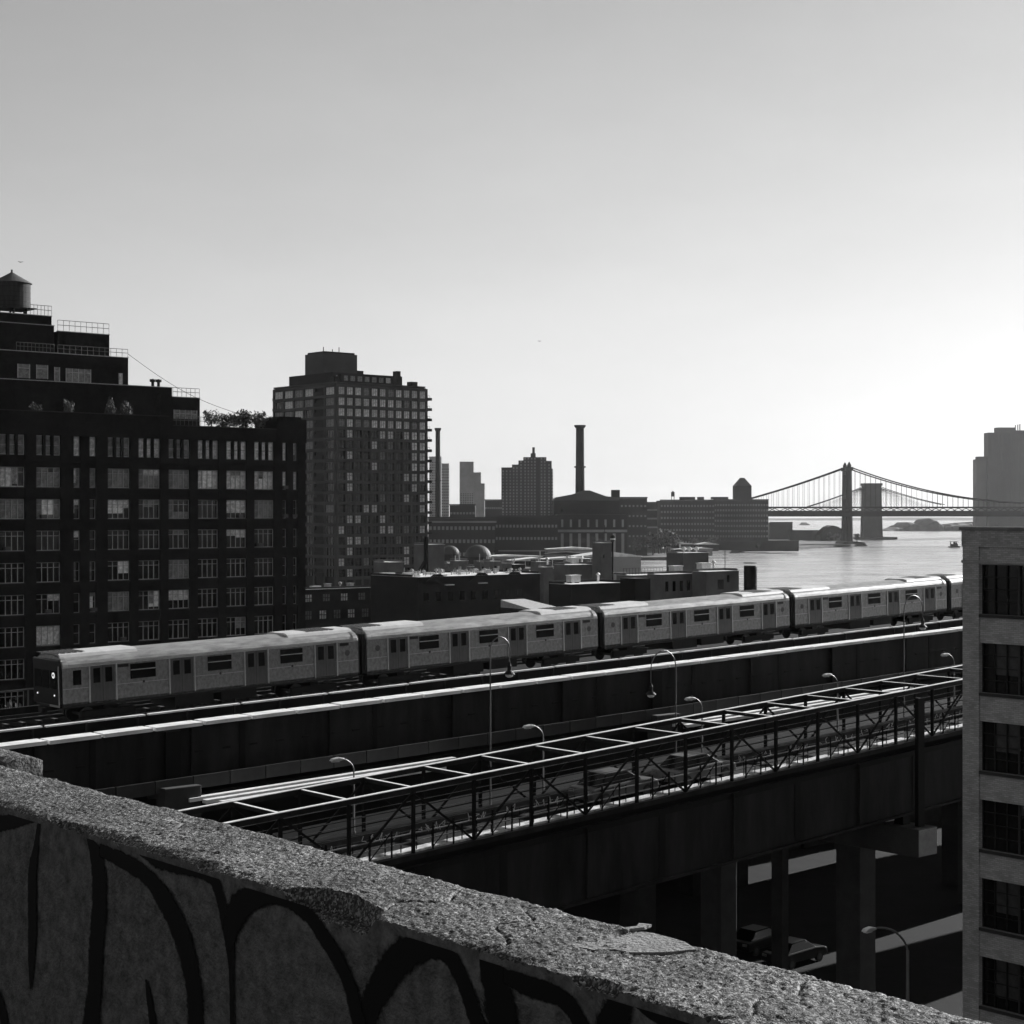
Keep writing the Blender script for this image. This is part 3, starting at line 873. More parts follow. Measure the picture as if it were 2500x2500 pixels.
def build_car(name, label, loc, cab=False):
    t = thing(name, label, "train car", loc, TH, "cars of the passing subway train", -math.atan(GR))
    put("underframe", CM["sill"], t)
    body = put("body_shell", CM["body_shell"], t)
    rf = put("roof", CM["roof"], t)
    for x in (-6.75, 6.75):
        u = put("roof_unit", CM["roof_unit"], rf, (x, 0, 0))
        put("vent_grille", CM["vent_grille"], rf, (x + (-1.2 if x < 0 else .6), 0, 0))
    for x in (-8.82, 8.82):
        put("end_band", CM["end_band"], rf, (x, 0, 0))
    for sgn in (-1, 1):
        for x in (-6.8, -2.27, 2.27, 6.8):
            for lf, dx in (("leaf_l", -.33), ("leaf_r", .33)):
                l = put("door", CM[lf, sgn], t, (x, 0, 0))
                put("door_window", CM["door_window", sgn], l, (dx, 0, 0))
            put("door_seam", CM["door_seam", sgn], t, (x, 0, 0))
            for dx in (-.74, .74):
                put("door_post", CM["door_post", sgn], t, (x + dx, 0, 0))
            put("side_light", CM["side_light", sgn], t, (x + 2.3, 0, 0)) if x < 6 else None
        put("belt_rail", CM["belt_rail", sgn], t); put("drip_rail", CM["drip_rail", sgn], t)
        for x in (-4.53, 0, 4.53):
            w = put("window", CM["window", sgn], t, (x, 0, 0))
            put("window_bar", CM["window_bar", sgn], w)
        for x in (-5.65, 8.05):
            put("destination_sign", CM["destination_sign", sgn], t, (x, 0, 0))
        put("round_logo", CM["round_logo", sgn], t, (-7.45 if cab else -8.25, 0, -.08))
        put("round_logo", CM["round_logo", sgn], t, (8.25, 0, -.18))
        if cab:
            put("cab_window", CM["cab_window", sgn], t, (-8.2, 0, 0))
    put("equipment_box", CM["equipment_box"], t); put("equipment_box", CM["equipment_box2"], t)
    for x in (-6.3, 6.3):
        tr = put("truck", CM["truck_frame"], t, (x, 0, 0))
        for dx in (-1.05, 1.05): put("wheelset", CM["wheelset"], tr, (dx, 0, 0))
    o = put("end_bonnet", CM["end_bonnet"], t, (9.0, 0, 0), (0, 0, math.pi))
    put("coupler", CM["coupler"], t, (9.0, 0, 0), (0, 0, math.pi))
    put("coupler", CM["coupler"], t, (-9.0, 0, 0))
    if not cab:
        put("end_bonnet", CM["end_bonnet"], t, (-9.0, 0, 0))
    else:
        X = -9.0
        b = MB(); b.box(X - .16, X - .003, -1.46, 1.46, 1.12, 3.42); cf = soften(b.build("cab_face", M_SIGN, t), .06, 3)
        b = MB()
        for (y0, y1, z0, z1) in ((-1.465, -1.40, 1.15, 3.1), (-1.46, -.4, 1.05, 1.14)):
            b.box(X - .185, X - .161, y0, y1, z0, z1)
        b.build("face_trim", M_TRIM, cf)
        for y0, y1 in ((-1.25, -.5), (-.38, .38), (.5, 1.25)):
            MB().box(X - .172, X - .163, y0, y1, 1.95, 2.85).build("windscreen", M_GLASS_D, cf)
        MB().tube((X - .17, -.88, 2.62), (X - .192, -.88, 2.62), .15, 18).build("route_bullet", emat("bullet_lit", .8, .35), cf)
        lt = MB()
        for (a, c) in (((-.08, -.075), (-.08, .075)), ((-.08, .075), (0, -.03)), ((0, -.03), (.08, .075)), ((.08, .075), (.08, -.075))):
            lt.bar((X - .194, -.88 + a[0], 2.62 + a[1]), (X - .194, -.88 + c[0], 2.62 + c[1]), .004, .034)
        lt.build("route_letter", M_SIGN, cf)
        for y in (-.95, .95):
            MB().tube((X - .165, y, 1.62), (X - .19, y, 1.62), .045, 12).build("headlight", emat("headlight_lit", .9, .4), cf)
    return t
names = ["leading silver subway car with black cab front and lit route bullet",
         "second silver subway car, behind the leading one with the cab",
         "third silver subway car of the train, passing below the black roof tank",
         "fourth silver subway car of the train, the last one seen whole",
         "fifth silver subway car, mostly hidden by the pale brick building at right"]
for k in range(5):
    sc_ = 48.1 + 18.6 * k
    build_car("subway_car", names[k], grid(sc_, 81.3, zr(sc_)), k == 0)

# ================================================================= lamps
def cobra_lamp(label, s, D, zb, zt, arm=1.7, up=.75, name="street_lamp", group=None, r=.055):
    """post with a curved arm reaching towards -s; zt is the height of the lamp head"""
    t = thing(name, label, "street lamp", grid(s, D, zb), TH, group)
    h = zt - zb
    MB().tube((0, 0, 0), (0, 0, h - up), r * 1.3, 8, r * .8).build("pole", M_STEEL_G, t)
    P = []
    for i in range(9):
        u = i / 8
        P.append((-arm * (u ** 1.5), 0, h - up + up * math.sin(u * math.pi / 2)))
    MB().path(P, r * .62, 6).build("arm", M_STEEL_G, t)
    b = MB()
    b.prism([(-arm - .62, h - .04), (-arm - .5, h + .07), (-arm - .15, h + .11), (-arm + .12, h + .05), (-arm + .12, h - .03), (-arm - .2, h - .07)], -.13, .13, 'y')
    hd = soften(b.build("lamp_head", M_GALV, t), .03)
    MB().box(-arm - .5, -arm - .15, -.10, .10, h - .10, h - .075).build("lens", M_GLASS_P, hd)
    MB().lathe([(.16, 0), (.16, .05), (.09, .12), (.09, .3)], n=10).build("base", M_STEEL_G, t)
    return t
D5 = 67.5
ls0, lY = sd(864, D5)
ks = .0953 * lY / TY
ords = ["leftmost small cobra-head lamp beside the truss roadway", "second small cobra-head lamp from the left beside the truss",
        "third small cobra-head lamp from the left beside the truss", "fourth small cobra-head lamp from the left beside the truss",
        "last small cobra-head lamp beside the truss, next to the brick building"]
zh0 = zz(1850, lY)
# walkway that carries them, its deck widened to shade the street
lw = thing("lamp_walkway", "dark steel deck carrying the lamps behind the truss, widened to shade the street", "walkway", (0, 0, 0), TH)
g2 = .049
MB().box(26, 150, 62.75, 71.4, zh0 - 4.0 - g2 * ls0, zh0 - 3.8 - g2 * ls0, g=g2).build("deck", M_STEEL_B, lw)
MB().box(26, 150, D5 - .35, D5 - .1, zh0 - 4.7 - g2 * ls0, zh0 - 4.004 - g2 * ls0, g=g2).build("beam", M_STEEL_B, lw)
for sp_ in (33, 52, 78.85, 105.6, 132):
    MB().box(sp_ - .3, sp_ + .3, D5 - .4, D5 + .4, 12, zh0 - 4.72 + g2 * (sp_ - ls0)).build("column", M_CONC_D, lw)
for k in range(5):
    s = ls0 + ks * k
    zb = zh0 - 3.8 + g2 * (s - ls0)
    cobra_lamp(ords[k], s, D5, zb, zh0 + g2 * (s - ls0), arm=.75, up=.55, group="small lamps beside the truss roadway", r=.045)

def crook_lamp(label, px, py_top, py_head, side, D, w_px, zb):
    s, Y = sd(px, D)
    zt = zz(py_top, Y); zh = zz(py_head, Y)
    t = thing("crook_lamp", label, "street lamp", grid(s, D, zb), TH, "tall crook-armed lamps behind the truss")
    r = w_px / 2 / F * Y / (TX - TY * ray(px))
    H = zt - zb - r
    MB().tube((0, 0, 0), (0, 0, H), .05, 8, .032).build("pole", gmat("lamp_pole_grey", .04, .5), t)
    P = [(side * r * (1 - math.cos(a)), 0, H + r * math.sin(a)) for a in [math.pi * i / 14 for i in range(15)]]
    P += [(side * 2 * r, 0, H - .25), (side * 2 * r, 0, zh - zb + .62)]
    MB().path(P, .032, 6).build("crook_arm", M_STEEL_G, t)
    hd = MB().lathe([(.05, .62), (.07, .5), (.10, .42), (.10, .2), (.26, .05), (.28, 0)], n=14).build("lamp_head", M_STEEL_D, t, (side * 2 * r, 0, zh - zb))
    MB().lathe([(.2, -.001), (.18, -.10), (.08, -.16)], n=12).build("globe", M_GLASS_P, hd)
    MB().lathe([(.2, 0), (.2, .06), (.12, .18), (.12, .5)], n=10).build("base", M_STEEL_G, t)
crook_lamp("crook lamp curving right in front of the second subway car", 1197, 1557, 1650, 1, 65.0, 47, tz(60) - 5.6)
crook_lamp("crook lamp curving left in front of the third subway car", 1650, 1586, 1690, -1, 65.0, 60, tz(80) - 5.6)
crook_lamp("slim crook lamp in front of the fourth subway car, near the brick building", 2207, 1455, 1535, 1, 65.0, 46, tz(100) - 5.6)
# the pale pipe lying over the second crook
# street lamp down in the street
s, Y = sd(2216, 45.0)
cobra_lamp("cobra-head street lamp down in the dark street beside the column", s, 45.0, 12.0, zz(2246, Y) , arm=2.4, up=1.3, r=.08)

# ================================================================= cars
def make_car(label, s, D, z, rz=0.0, paint=.03, ry=0.0, group=None):
    t = thing("parked_car", label, "car", grid(s, D, z), TH + rz, group, ry)
    pm = gmat("car_paint_%03d" % int(paint * 1000), paint, .35, var=.2, spec=.15 if paint < .03 else .35)
    prof = [(-2.2, .35), (-2.25, .62), (-2.15, .88), (-1.5, .95), (1.0, .98), (1.9, .88), (2.2, .72), (2.25, .45), (2.15, .3)]
    body = soften(MB().prism(prof, -.88, .88, 'y').build("body", pm, t), .07, 2)
    cab = MB()
    lo = [(-1.75, .93), (1.15, .96)]; hi = [(-1.1, 1.44), (.35, 1.46)]
    vs = [(lo[0][0], -.80, lo[0][1]), (lo[1][0], -.80, lo[1][1]), (lo[1][0], .80, lo[1][1]), (lo[0][0], .80, lo[0][1]),
          (hi[0][0], -.62, hi[0][1]), (hi[1][0], -.62, hi[1][1]), (hi[1][0], .62, hi[1][1]), (hi[0][0], .62, hi[0][1])]
    cab.add(vs, [(4, 5, 6, 7), (0, 1, 5, 4), (1, 2, 6, 5), (2, 3, 7, 6), (3, 0, 4, 7)])
    soften(cab.build("cabin_glass", M_GLASS_D, t), .05)
    MB().box(-1.08, .33, -.60, .60, 1.44, 1.475).build("roof", pm, t)
    wm_ = MB().tube((0, -.1, 0), (0, .1, 0), .32, 16).mesh("wheel", M_BLACK)
    rm_ = MB().tube((0, -.104, 0), (0, .104, 0), .2, 12).mesh("rim", gmat("rim_grey", .05, .4, metal=.5))
    for x in (-1.4, 1.4):
        for y in (-.8, .8):
            w = put("wheel", wm_, t, (x, y, .32)); put("rim", rm_, w)
    for y in (-.6, .6):
        MB().box(2.18, 2.26, y - .18, y + .18, .62, .74).build("headlight", M_GLASS_P, t)
        MB().box(-2.27, -2.2, y - .16, y + .16, .68, .82).build("taillight", M_GLASS_M, t)
    return t
ga = -math.atan(GT)
make_car("dark car driving inside the truss, left of the tall crook lamp", sd(1505, 60.3)[0], 60.45, tz(sd(1505, 60.3)[0]) - TB - .02, 0, .06, ga, "cars on the truss roadway").name = "moving_car"
make_car("dark car with glinting windscreen inside the truss, right of the crook lamp", sd(1700, 60.3)[0], 60.45, tz(sd(1700, 60.3)[0]) - TB - .02, 0, .10, ga, "cars on the truss roadway").name = "moving_car"
for (px, py, lab, pv, rz_) in ((1850, 2318, "dark car parked under the viaduct, glinting roof, left of its neighbour", .005, .1),
                         (1940, 2350, "grey car parked under the viaduct, right of the darker one", .014, .05)):
    Y = 28.0 / (py - 1250) * F
    x = wx(px, Y)
    s = TX * x + TY * Y; D = -TY * x + TX * Y
    make_car(lab, s, D, 12.0, rz_, pv, 0, "cars in the street under the viaduct")

# ================================================================= wall and shed added beyond the viaduct to shade the street
nw = thing("shade_wall", "long dark wall added beyond the viaduct to shade the street", "wall", (0, 0, 0), TH)
MB().box(20, 230, 93.6, 120.0, 11.95, 23.5).build("wall", M_BRICK_D, nw)  # added to block the sun and back the underpass in black
for k in range(26):
    MB().box(24 + k * 8, 24.8 + k * 8, 93.3, 93.595, 11.95, 23.0).build("pilaster", M_BRICK_D, nw)
ss = thing("shade_shed", "small dark shed added under the far edge of the viaduct to block sun", "shed", grid(92, 87, 12), TH)
MB().box(0, 6, 0, 6.2, -.05, 9.5).build("wall", M_BRICK_D, ss); MB().box(-.3, 6.3, -.3, 6.25, 9.502, 9.8).build("roof", M_ROOFING, ss)  # added to cut off the sunlit strip of ground

# ================================================================= pale brick building at right
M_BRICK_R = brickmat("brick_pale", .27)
rb = thing("brick_loft_building", "pale brick loft building with large steel-sash windows at the right edge", "building", (0, 0, 0), TH)
RD, RY = None, 78.0
RX = wx(2350, RY)
RS = TX * RX + TY * RY; RD = -TY * RX + TX * RY       # corner of the facade
ztop = zz(1286, RY)
# body behind the facade layer
MB().box(RS + .42, RS + 26, RD - 27.0, RD - .02, 12, ztop - .5).build("wall", M_BRICK_R, rb)
PW = .86; BAY = 4.6; FH = 3.50
rows_top = [zz(1377, RY) - k * FH for k in range(8)]
WH = 2.22
# piers
me = MB().box(0, .40, -PW, 0, 0, ztop - .9 - 12).mesh("pier", M_BRICK_R)
for k in range(5):
    put("pier", me, rb, (RS, RD - k * BAY, 12.0))
spm = MB().box(.06, .40, -(BAY - PW) + .002, -.002, 0, FH - WH).mesh("spandrel", M_BRICK_R)
sill = MB().box(-.02, .40, -(BAY - PW) + .004, -.004, 0, .13).mesh("sill", M_CONC_D)
fr = MB()
WW = BAY - PW
for y in [-.02 - WW * i / 6 for i in range(7)]:
    fr.box(.26, .31, y - .03, y + .03, 0, WH)
for z in [WH * i / 4 for i in range(5)]:
    fr.box(.265, .305, -WW, 0, z - .02, z + .02)
frm = fr.mesh("sash_frame", gmat("sash_black", .006, .6, spec=.2))
pm_ = MB().box(.346, .36, -WW + .01, -.01, .01, WH - .01).mesh("pane", M_GLASS_D)
big = MB().box(.25, .335, -WW * .5 - .06, -WW * .5 + .02, 0, WH).mesh("mullion", M_FRAME_D)
BL_R = gmat("blind_behind_glass", .02, .6, var=.7, scale=3)
for k in range(4):
    y = RD - k * BAY - PW
    for r_, zt in enumerate(rows_top):
        w = put("window", pm_, rb, (RS, y, zt - WH))
        put("sash_frame", frm, w); put("mullion", big, w)
        hb_ = random.Random(k * 31 + r_ * 7)
        if hb_.random() < .55:
            y0 = -WW * hb_.choice((0, .167, .333, .5)) - .05; wd_ = WW * hb_.choice((.16, .32, .33)); zz_ = hb_.uniform(.1, 1.2)
            MB().box(.3355, .345, y0 - wd_, y0, zz_ if hb_.random() < .5 else WH - zz_ - .1, WH - .03 if hb_.random() < .5 else WH - .03).build("blind", BL_R, w)
        put("spandrel", spm, rb, (RS, y, zt - FH))
        put("sill", sill, rb, (RS, y, zt - WH - .135))
    MB().box(RS + .06, RS + .40, y - WW + .002, y - .002, rows_top[0], ztop - .9).build("spandrel", M_BRICK_R, rb)
MB().box(RS - .04, RS + .40, RD - 27, RD + .03, ztop - .9, ztop - .16).build("parapet_band", M_BRICK_R, rb)
MB().box(RS - .12, RS + .5, RD - 27, RD + .10, ztop - .158, ztop).build("coping", gmat("coping_grey", .12, .8, var=.3), rb)
MB().box(RS - .06, RS + .40, RD - 27, RD + .035, ztop - 1.62, ztop - 1.50).build("string_course", M_BRICK_R, rb)

# ================================================================= dark loft block at left
LD = 182.2
lb = thing("dark_loft_building", "huge dark brick loft building with rows of multi-pane windows and stepped roof", "building", (0, 0, 0), TH)
LS1 = sd(746, LD)[0]; LS0 = sd(-420, LD)[0]
ZB = 11.9
BP = 3.96; FL = 3.574
z_row0 = zz(1068, 200.8)
row_t = [z_row0] + [45.04 - FL * k for k in range(9)]
WHL = 2.25
ZPAR = 51.3
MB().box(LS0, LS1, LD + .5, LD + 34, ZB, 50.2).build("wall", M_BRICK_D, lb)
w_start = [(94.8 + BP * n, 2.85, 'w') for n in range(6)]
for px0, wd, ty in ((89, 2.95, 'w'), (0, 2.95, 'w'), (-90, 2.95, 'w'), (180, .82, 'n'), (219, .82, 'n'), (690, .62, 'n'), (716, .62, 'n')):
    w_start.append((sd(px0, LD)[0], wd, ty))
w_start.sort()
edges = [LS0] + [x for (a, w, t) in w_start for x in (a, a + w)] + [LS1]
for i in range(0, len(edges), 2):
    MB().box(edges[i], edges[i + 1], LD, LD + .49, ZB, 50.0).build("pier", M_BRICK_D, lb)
def winmesh(w, h, nm, tr, t=.07):
    b = MB()
    b.box(0, w, 0, .08, 0, t); b.box(0, w, 0, .08, h - t, h)
    for i in range(nm + 1):
        x = t / 2 + (w - t) * i / nm
        b.box(x - t / 2, x + t / 2, -.01, .075, t, h - t)
    for z in tr:
        b.box(t, w - t, .005, .07, h * z - t * .4, h * z + t * .4)
    return b.mesh("window_frame", M_FRAME)
cache = {}
M_WHITE = gmat("window_white_shade_sky", .75, .5, var=.5, scale=2)
ACM = MB().box(-.32, .32, -.42, .1, 0, .42).mesh("air_conditioner", gmat("ac_grey", .06, .6, var=.3))
random.seed(5)
for ci, (a, w, ty) in enumerate(w_start):
    for ri, zt in enumerate(row_t):
        below = row_t[ri + 1] if ri + 1 < len(row_t) else zt - FL
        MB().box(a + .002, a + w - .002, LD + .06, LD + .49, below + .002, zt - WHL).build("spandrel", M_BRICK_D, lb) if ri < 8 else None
        # glass: the upper rows have drawn shades, the lower ones are mostly bare
        u = random.random()
        if ri == 0: g = M_WHITE if ci > 8 and u < .4 else (M_GLASS_P if u < .5 else M_GLASS_M)  # white panes in the right bays paint sky seen through them
        elif ri == 1: g = M_WHITE if ci > 9 and u < .5 else M_GLASS_P if (u < .2 or ci > 7) else (M_GLASS_M if u < .6 else M_GLASS_D)
        elif ri == 2: g = M_GLASS_M if u < .22 else M_GLASS_D
        else: g = M_GLASS_M if u < .05 else M_GLASS_D
        key = (round(w, 2), ty, ri == 0, g.name)
        if key not in cache:
            pane = MB().box(.02, w - .02, .10, .12, .02, WHL - .02).mesh("pane", g)
            if ty == 'w':
                frm_ = winmesh(w, WHL, 4 if ri else 3, (.74,) if ri else (.5,), .075 if ri else .10)
            else:
                frm_ = winmesh(w, WHL, 1, (.55,), .06)
            cache[key] = (frm_, pane)
        f_, p_ = cache[key]
        wo_ = put("window", f_, lb, (a, LD + .28, zt - WHL))
        put("pane", p_, wo_)
        if ri > 0 and random.random() < .16:
            put("air_conditioner", ACM, wo_, (w * random.choice((.3, .5, .7)), 0, .08))
        if ri > 0:
            if ('sill', w) not in cache:
                cache['sill', w] = MB().box(-.05, w + .05, -.08, .2, -.10, -.004).mesh("sill", M_FRAME_D)
            put("sill", cache['sill', w], wo_, (0, -.2, 0))
        if ri == 0 and ty == 'w':
            # brick piers between the three top lights
            if ('tp', w) not in cache:
                b = MB()
                cache['tp', w] = [MB().box(x - .17, x + .17, -.2, .07, 0, WHL).mesh("light_pier", M_BRICK_D) for x in (w / 3, 2 * w / 3)]
            for mm in cache['tp', w]: put("light_pier", mm, wo_)
rb_ = random.Random(44)
# blinds half drawn on some windows
for ci, ri, part, pale in ((0, 2, .9, 0), (0, 3, .45, 1), (2, 6, .95, 1), (5, 2, .45, 1), (9, 2, .7, 1), (4, 5, .2, 0), (7, 5, .55, 1), (9, 3, .35, 1), (3, 2, .3, 1), (3, 3, .35, 1)):
    if ci < len(w_start):
        a, w, ty = w_start[ci]
        MB().box(a + .08, a + w - .08, LD + .358, LD + .368, row_t[ri] - WHL * part, row_t[ri] - .08).build("blind", M_GLASS_P if pale else M_GLASS_M, lb)
for i in range(44):
    ci = rb_.randrange(len(w_start)); ri = rb_.choice((0, 1, 1, 2, 2, 3, 3, 4, 5, 6, 7))
    a, w, ty = w_start[ci]
    x0 = a + .08 + (w - .16) * rb_.choice((0, .25, .5)) if ty == 'w' else a + .08
    x1 = min(a + w - .08, x0 + (w - .16) * rb_.choice((.25, .5, .75)))
    part = rb_.uniform(.2, .95)
    MB().box(x0, x1, LD + .3755 - .0005 * (i % 5), LD + .379, row_t[ri] - WHL * part, row_t[ri] - .08).build("blind", rb_.choice((M_GLASS_P, M_WHITE, M_GLASS_M, M_GLASS_D)), lb)
# top: parapets and cornice
sR = sd(412, LD)[0]; sT = sd(675, LD)[0]
MB().box(LS0, LS1 + .06, LD - .12, LD + .5, row_t[0] - WHL - .75, row_t[0] - WHL - .5).build("belt_course", M_BRICK_D, lb)
MB().box(LS0, sR, LD - .06, LD + .6, row_t[0] + .02, ZPAR).build("parapet", M_BRICK_D, lb)
MB().box(LS0, sR, LD - .14, LD + .64, ZPAR + .002, ZPAR + .1).build("parapet_coping", M_FRAME_D, lb)
MB().box(sR + .5, sT, LD - .06, LD + .6, row_t[0] + .02, 50.25).build("parapet", M_BRICK_D, lb)
MB().box(sR + .5, sT, LD - .14, LD + .64, 50.252, 50.34).build("parapet_coping", M_FRAME_D, lb)
MB().box(sT, LS1 + .1, LD - .10, LD + 5, row_t[0] + .02, 51.6).build("corner_tower", M_BRICK_D, lb)
MB().box(sT + .6, LS1 - .6, LD + .1, LD + 4.4, 51.602, 51.9).build("corner_tower_cap", M_BRICK_D, lb)
MB().box(sR - 1.25, sR + .49, LD - .12, LD + 1.2, row_t[0] + .02, 53.2).build("chimney", M_BRICK_D, lb)
MB().box(sR - 1.05, sR + .25, LD + .1, LD + 1.0, 53.202, 54.0).build("chimney_pot", M_BRICK_D, lb)
def tier(px0, px1, D, depth, zb, zt, name="setback_storey", mat=None):
    s0 = sd(px0, D)[0]; s1 = sd(px1, D)[0]
    MB().box(s0, s1, D, D + depth, zb, zt).build(name, mat or M_BRICK_D, lb)
    MB().box(s0 - .05, s1 + .05, D - .06, D + .25, zt + .002, zt + .09).build("parapet_coping", M_FRAME, lb)
    return s0, s1
tier(-420, 420, 188, 20, 50.15, 55.2)
tier(420.5, 488, 188.2, 12, 50.15, 54.1)
tier(-420, 313, 192, 16, 55.21, 58.9)
tier(-420, 132, 195, 10, 59.0, 62.5)
tier(141, 267, 195, 9, 59.0, 61.9)
tier(-300, 126, 196.5, 7, 62.6, 63.8)
# penthouse windows
for (px0, px1, y0, y1, D, g) in ((43, 72, 888, 922, 192, M_GLASS_M), (89, 116, 890, 924, 192, M_GLASS_M), (133, 145, 896, 930, 192, M_GLASS_M),
                            (161, 221, 899, 934, 192, M_GLASS_M), (290, 298, 911, 938, 192, M_GLASS_P), (424, 480, 1000, 1022, 188.2, M_GLASS_M)):
    s0, Y = sd(px0, D); s1 = sd(px1, D)[0]
    zt, zb_ = zz(y0, Y), zz(y1, Y)
    w = MB().box(s0, s1, D - .03, D - .004, zb_, zt).build("penthouse_window", g, lb)
    n = max(1, int((s1 - s0) / .8)); b = MB()
    for i in range(n + 1):
        x = s0 + (s1 - s0) * i / n
        b.box(x - .05, x + .05, D - .08, D - .031, zb_, zt)
    b.box(s0, s1, D - .082, D - .032, zt - .5, zt - .42)
    b.build("window_frame", M_FRAME, w)
# railings on the tiers
def railing(px0, px1, D, zb, h=1.1, posts=7, nm="terrace_railing", parent=None):
    s0 = sd(px0, D)[0]; s1 = sd(px1, D)[0]
    b = MB()
    for k in (h, h * .55):
        b.tube((s0, D, zb + k), (s1, D, zb + k), .035, 5)
    for i in range(posts + 1):
        x = s0 + (s1 - s0) * i / posts
        b.tube((x, D, zb), (x, D, zb + h), .03, 5)
    b.build(nm, M_STEEL_G, parent or lb)
railing(74, 126, 196.6, 63.88, 1.2, 6)
railing(141, 266, 195.1, 61.98, 1.3, 9)
railing(40, 132, 192.2, 58.98, 1.0, 10)
railing(141, 312, 192.2, 58.98, 1.0, 12)
railing(422, 487, 188.3, 54.18, 1.1, 6)
railing(420, 500, 182.5, 50.34, 1.1, 8)

# water tank on top
tD = 199.0; tS, tY = sd(29, tD)
tk = thing("water_tank", "round timber water tank with conical roof on top of the dark loft building", "water tank", grid(tS, tD, 63.8), TH)
MB().lathe([(2.2, .9), (2.2, 3.9), (2.2, 3.92)], n=28).build("barrel", M_WOOD, tk)
MB().lathe([(2.4, 3.93), (2.35, 4.0), (.2, 5.25), (.12, 5.3), (.12, 5.6), (.02, 5.65)], n=28).build("conical_roof", gmat("tank_roof", .05, .7), tk)
for z in (1.1, 1.6, 2.15, 2.75, 3.4):
    MB().lathe([(2.215, z), (2.23, z + .02), (2.215, z + .05)], n=28).build("hoop", M_STEEL_D, tk)
b = MB()
for i in range(6):
    t_ = i * math.pi / 3 + .2
    MB().box(-.1, .1, -.1, .1, -.2, .9).build("leg", M_STEEL_D, tk, (1.8 * math.cos(t_), 1.8 * math.sin(t_), 0))
MB().box(-2.2, 2.2, -2.2, 2.2, .78, .895).build("platform", M_WOOD, tk)

# roof things
s, Y = sd(380, 189.5)
rv = thing("roof_fan", "small twin roof ventilators on the stepped roof of the dark loft", "ventilator", grid(s, 189.5, 55.2), TH)
for dx in (-.4, .4):
    MB().lathe([(.18, 0), (.18, .7), (.38, .75), (.38, .95), (.1, 1.1)], n=10).build("cowl", M_STEEL_D, rv, (dx, 0, 0))
MB().box(-.8, .8, -.05, .05, .98, 1.06).build("cross_bar", M_STEEL_D, rv)
# cable slung from the penthouse to the corner
cb = MB(); P = []
pa = (sd(313, 192)[0], 192, 59.4); pb_ = (sd(600, 184)[0], 184, 51.9)
for i in range(17):
    u = i / 16
    P.append((pa[0] + (pb_[0] - pa[0]) * u, pa[1] + (pb_[1] - pa[1]) * u, pa[2] + (pb_[2] - pa[2]) * u - 1.0 * math.sin(math.pi * u)))
cb.path(P, .03, 4)
tag(cb.build("slung_cable", M_STEEL_D, rot=(0, 0, TH)), "thin cable slung from the penthouse down over the roof terrace", "cable")

# ---------------- leaves
def leaf_mesh(name, n, seed, mat, size, lumps=7, squash=.8, hollow=.35):
    rng = random.Random(seed)
    b = MB()
    cs = []
    for _ in range(lumps):
        a = rng.uniform(0, 6.28); r_ = rng.uniform(.1, .62); z = rng.uniform(-.5, .62)
        cs.append((r_ * math.cos(a), r_ * math.sin(a), z * squash, rng.uniform(.28, .48)))
    for i in range(n):
        cx, cy, cz, cr = rng.choice(cs)
        d = Vector((rng.gauss(0, 1), rng.gauss(0, 1), rng.gauss(0, 1))).normalized() * cr * rng.uniform(hollow, 1.05)
        c = Vector((cx, cy, cz)) + d
        u = Vector((rng.gauss(0, 1), rng.gauss(0, 1), rng.gauss(0, 1))).normalized()
        v = u.orthogonal().normalized(); w = u.cross(v)
        sz = size * rng.uniform(.6, 1.3)
        b.add([c - v * sz, c + w * sz * .55, c + v * sz, c - w * sz * .55], [(0, 1, 2, 3)])
    return b.mesh(name, mat)
LEAF_NEAR = [leaf_mesh("crown", 700, k, M_LEAF if k % 2 else M_LEAF_L, .085, 8) for k in range(4)]
LEAF_FAR = [leaf_mesh("crown", 420, 20 + k, M_LEAF, .16, 9, .7, .3) for k in range(4)]
TRUNK = MB().path([(0, 0, 0), (.03, .02, .35), (-.02, .04, .7), (.05, 0, 1.0)], .07, 6, r_end=.02).path([(0, .02, .4), (.25, .1, .75)], .035, 5, r_end=.012).path([(0, .02, .5), (-.25, -.12, .85)], .035, 5, r_end=.012).mesh("trunk", M_BARK)
def tree(name, label, loc, h, r_, meshes, k, cat="tree", group=None, low=.25):
    t = thing(name, label, cat, loc, k * 1.3, group)
    put("trunk", TRUNK, t, (0, 0, 0), (0, 0, 0), (h * .5, h * .5, h * .75))
    put("crown", meshes[k % len(meshes)], t, (0, 0, h * (.5 + low / 2)), (0, 0, k * .9), (r_, r_, h * (1 - low) * .62))
    return t
random.seed(3)
tl = ["wispy terrace shrub at the left end, beside the railing", "second terrace shrub, slightly taller, on the loft roof", "third terrace shrub with an airy crown on the loft roof",
      "fourth terrace shrub, broad and pale, on the loft roof", "fifth terrace shrub, airy, left of the corner block", "last terrace shrub on the loft roof, against the corner block"]
for k, (px, h, r_) in enumerate(((515, 2.3, 1.0), (545, 2.0, 1.0), (572, 2.6, 1.3), (600, 2.5, 1.5), (632, 2.4, 1.3), (660, 1.8, 1.0))):
    s, Y = sd(px, 184.5)
    tree("terrace_shrub", tl[k], grid(s, 184.5, 49.95), h + .3, r_ * 1.45, LEAF_NEAR, k, "shrub", "shrubs on the loft roof terrace", -.15)
tl2 = ["low dark shrub at far left on the loft parapet terrace", "bushy dark shrub on the parapet terrace below the penthouse", "pointed dark conifer shrub on the parapet terrace", "dark shrub beside the chimney on the parapet terrace"]
for k, (px, h) in enumerate(((84, 1.7), (165, 2.2), (272, 2.6), (312, 2.4))):
    s, Y = sd(px, 184.8)
    tree("parapet_shrub", tl2[k], grid(s, 184.8, 50.0), h + .8, 1.1, LEAF_NEAR[1::2], k + 1, "shrub", "shrubs on the parapet terrace", -.1)
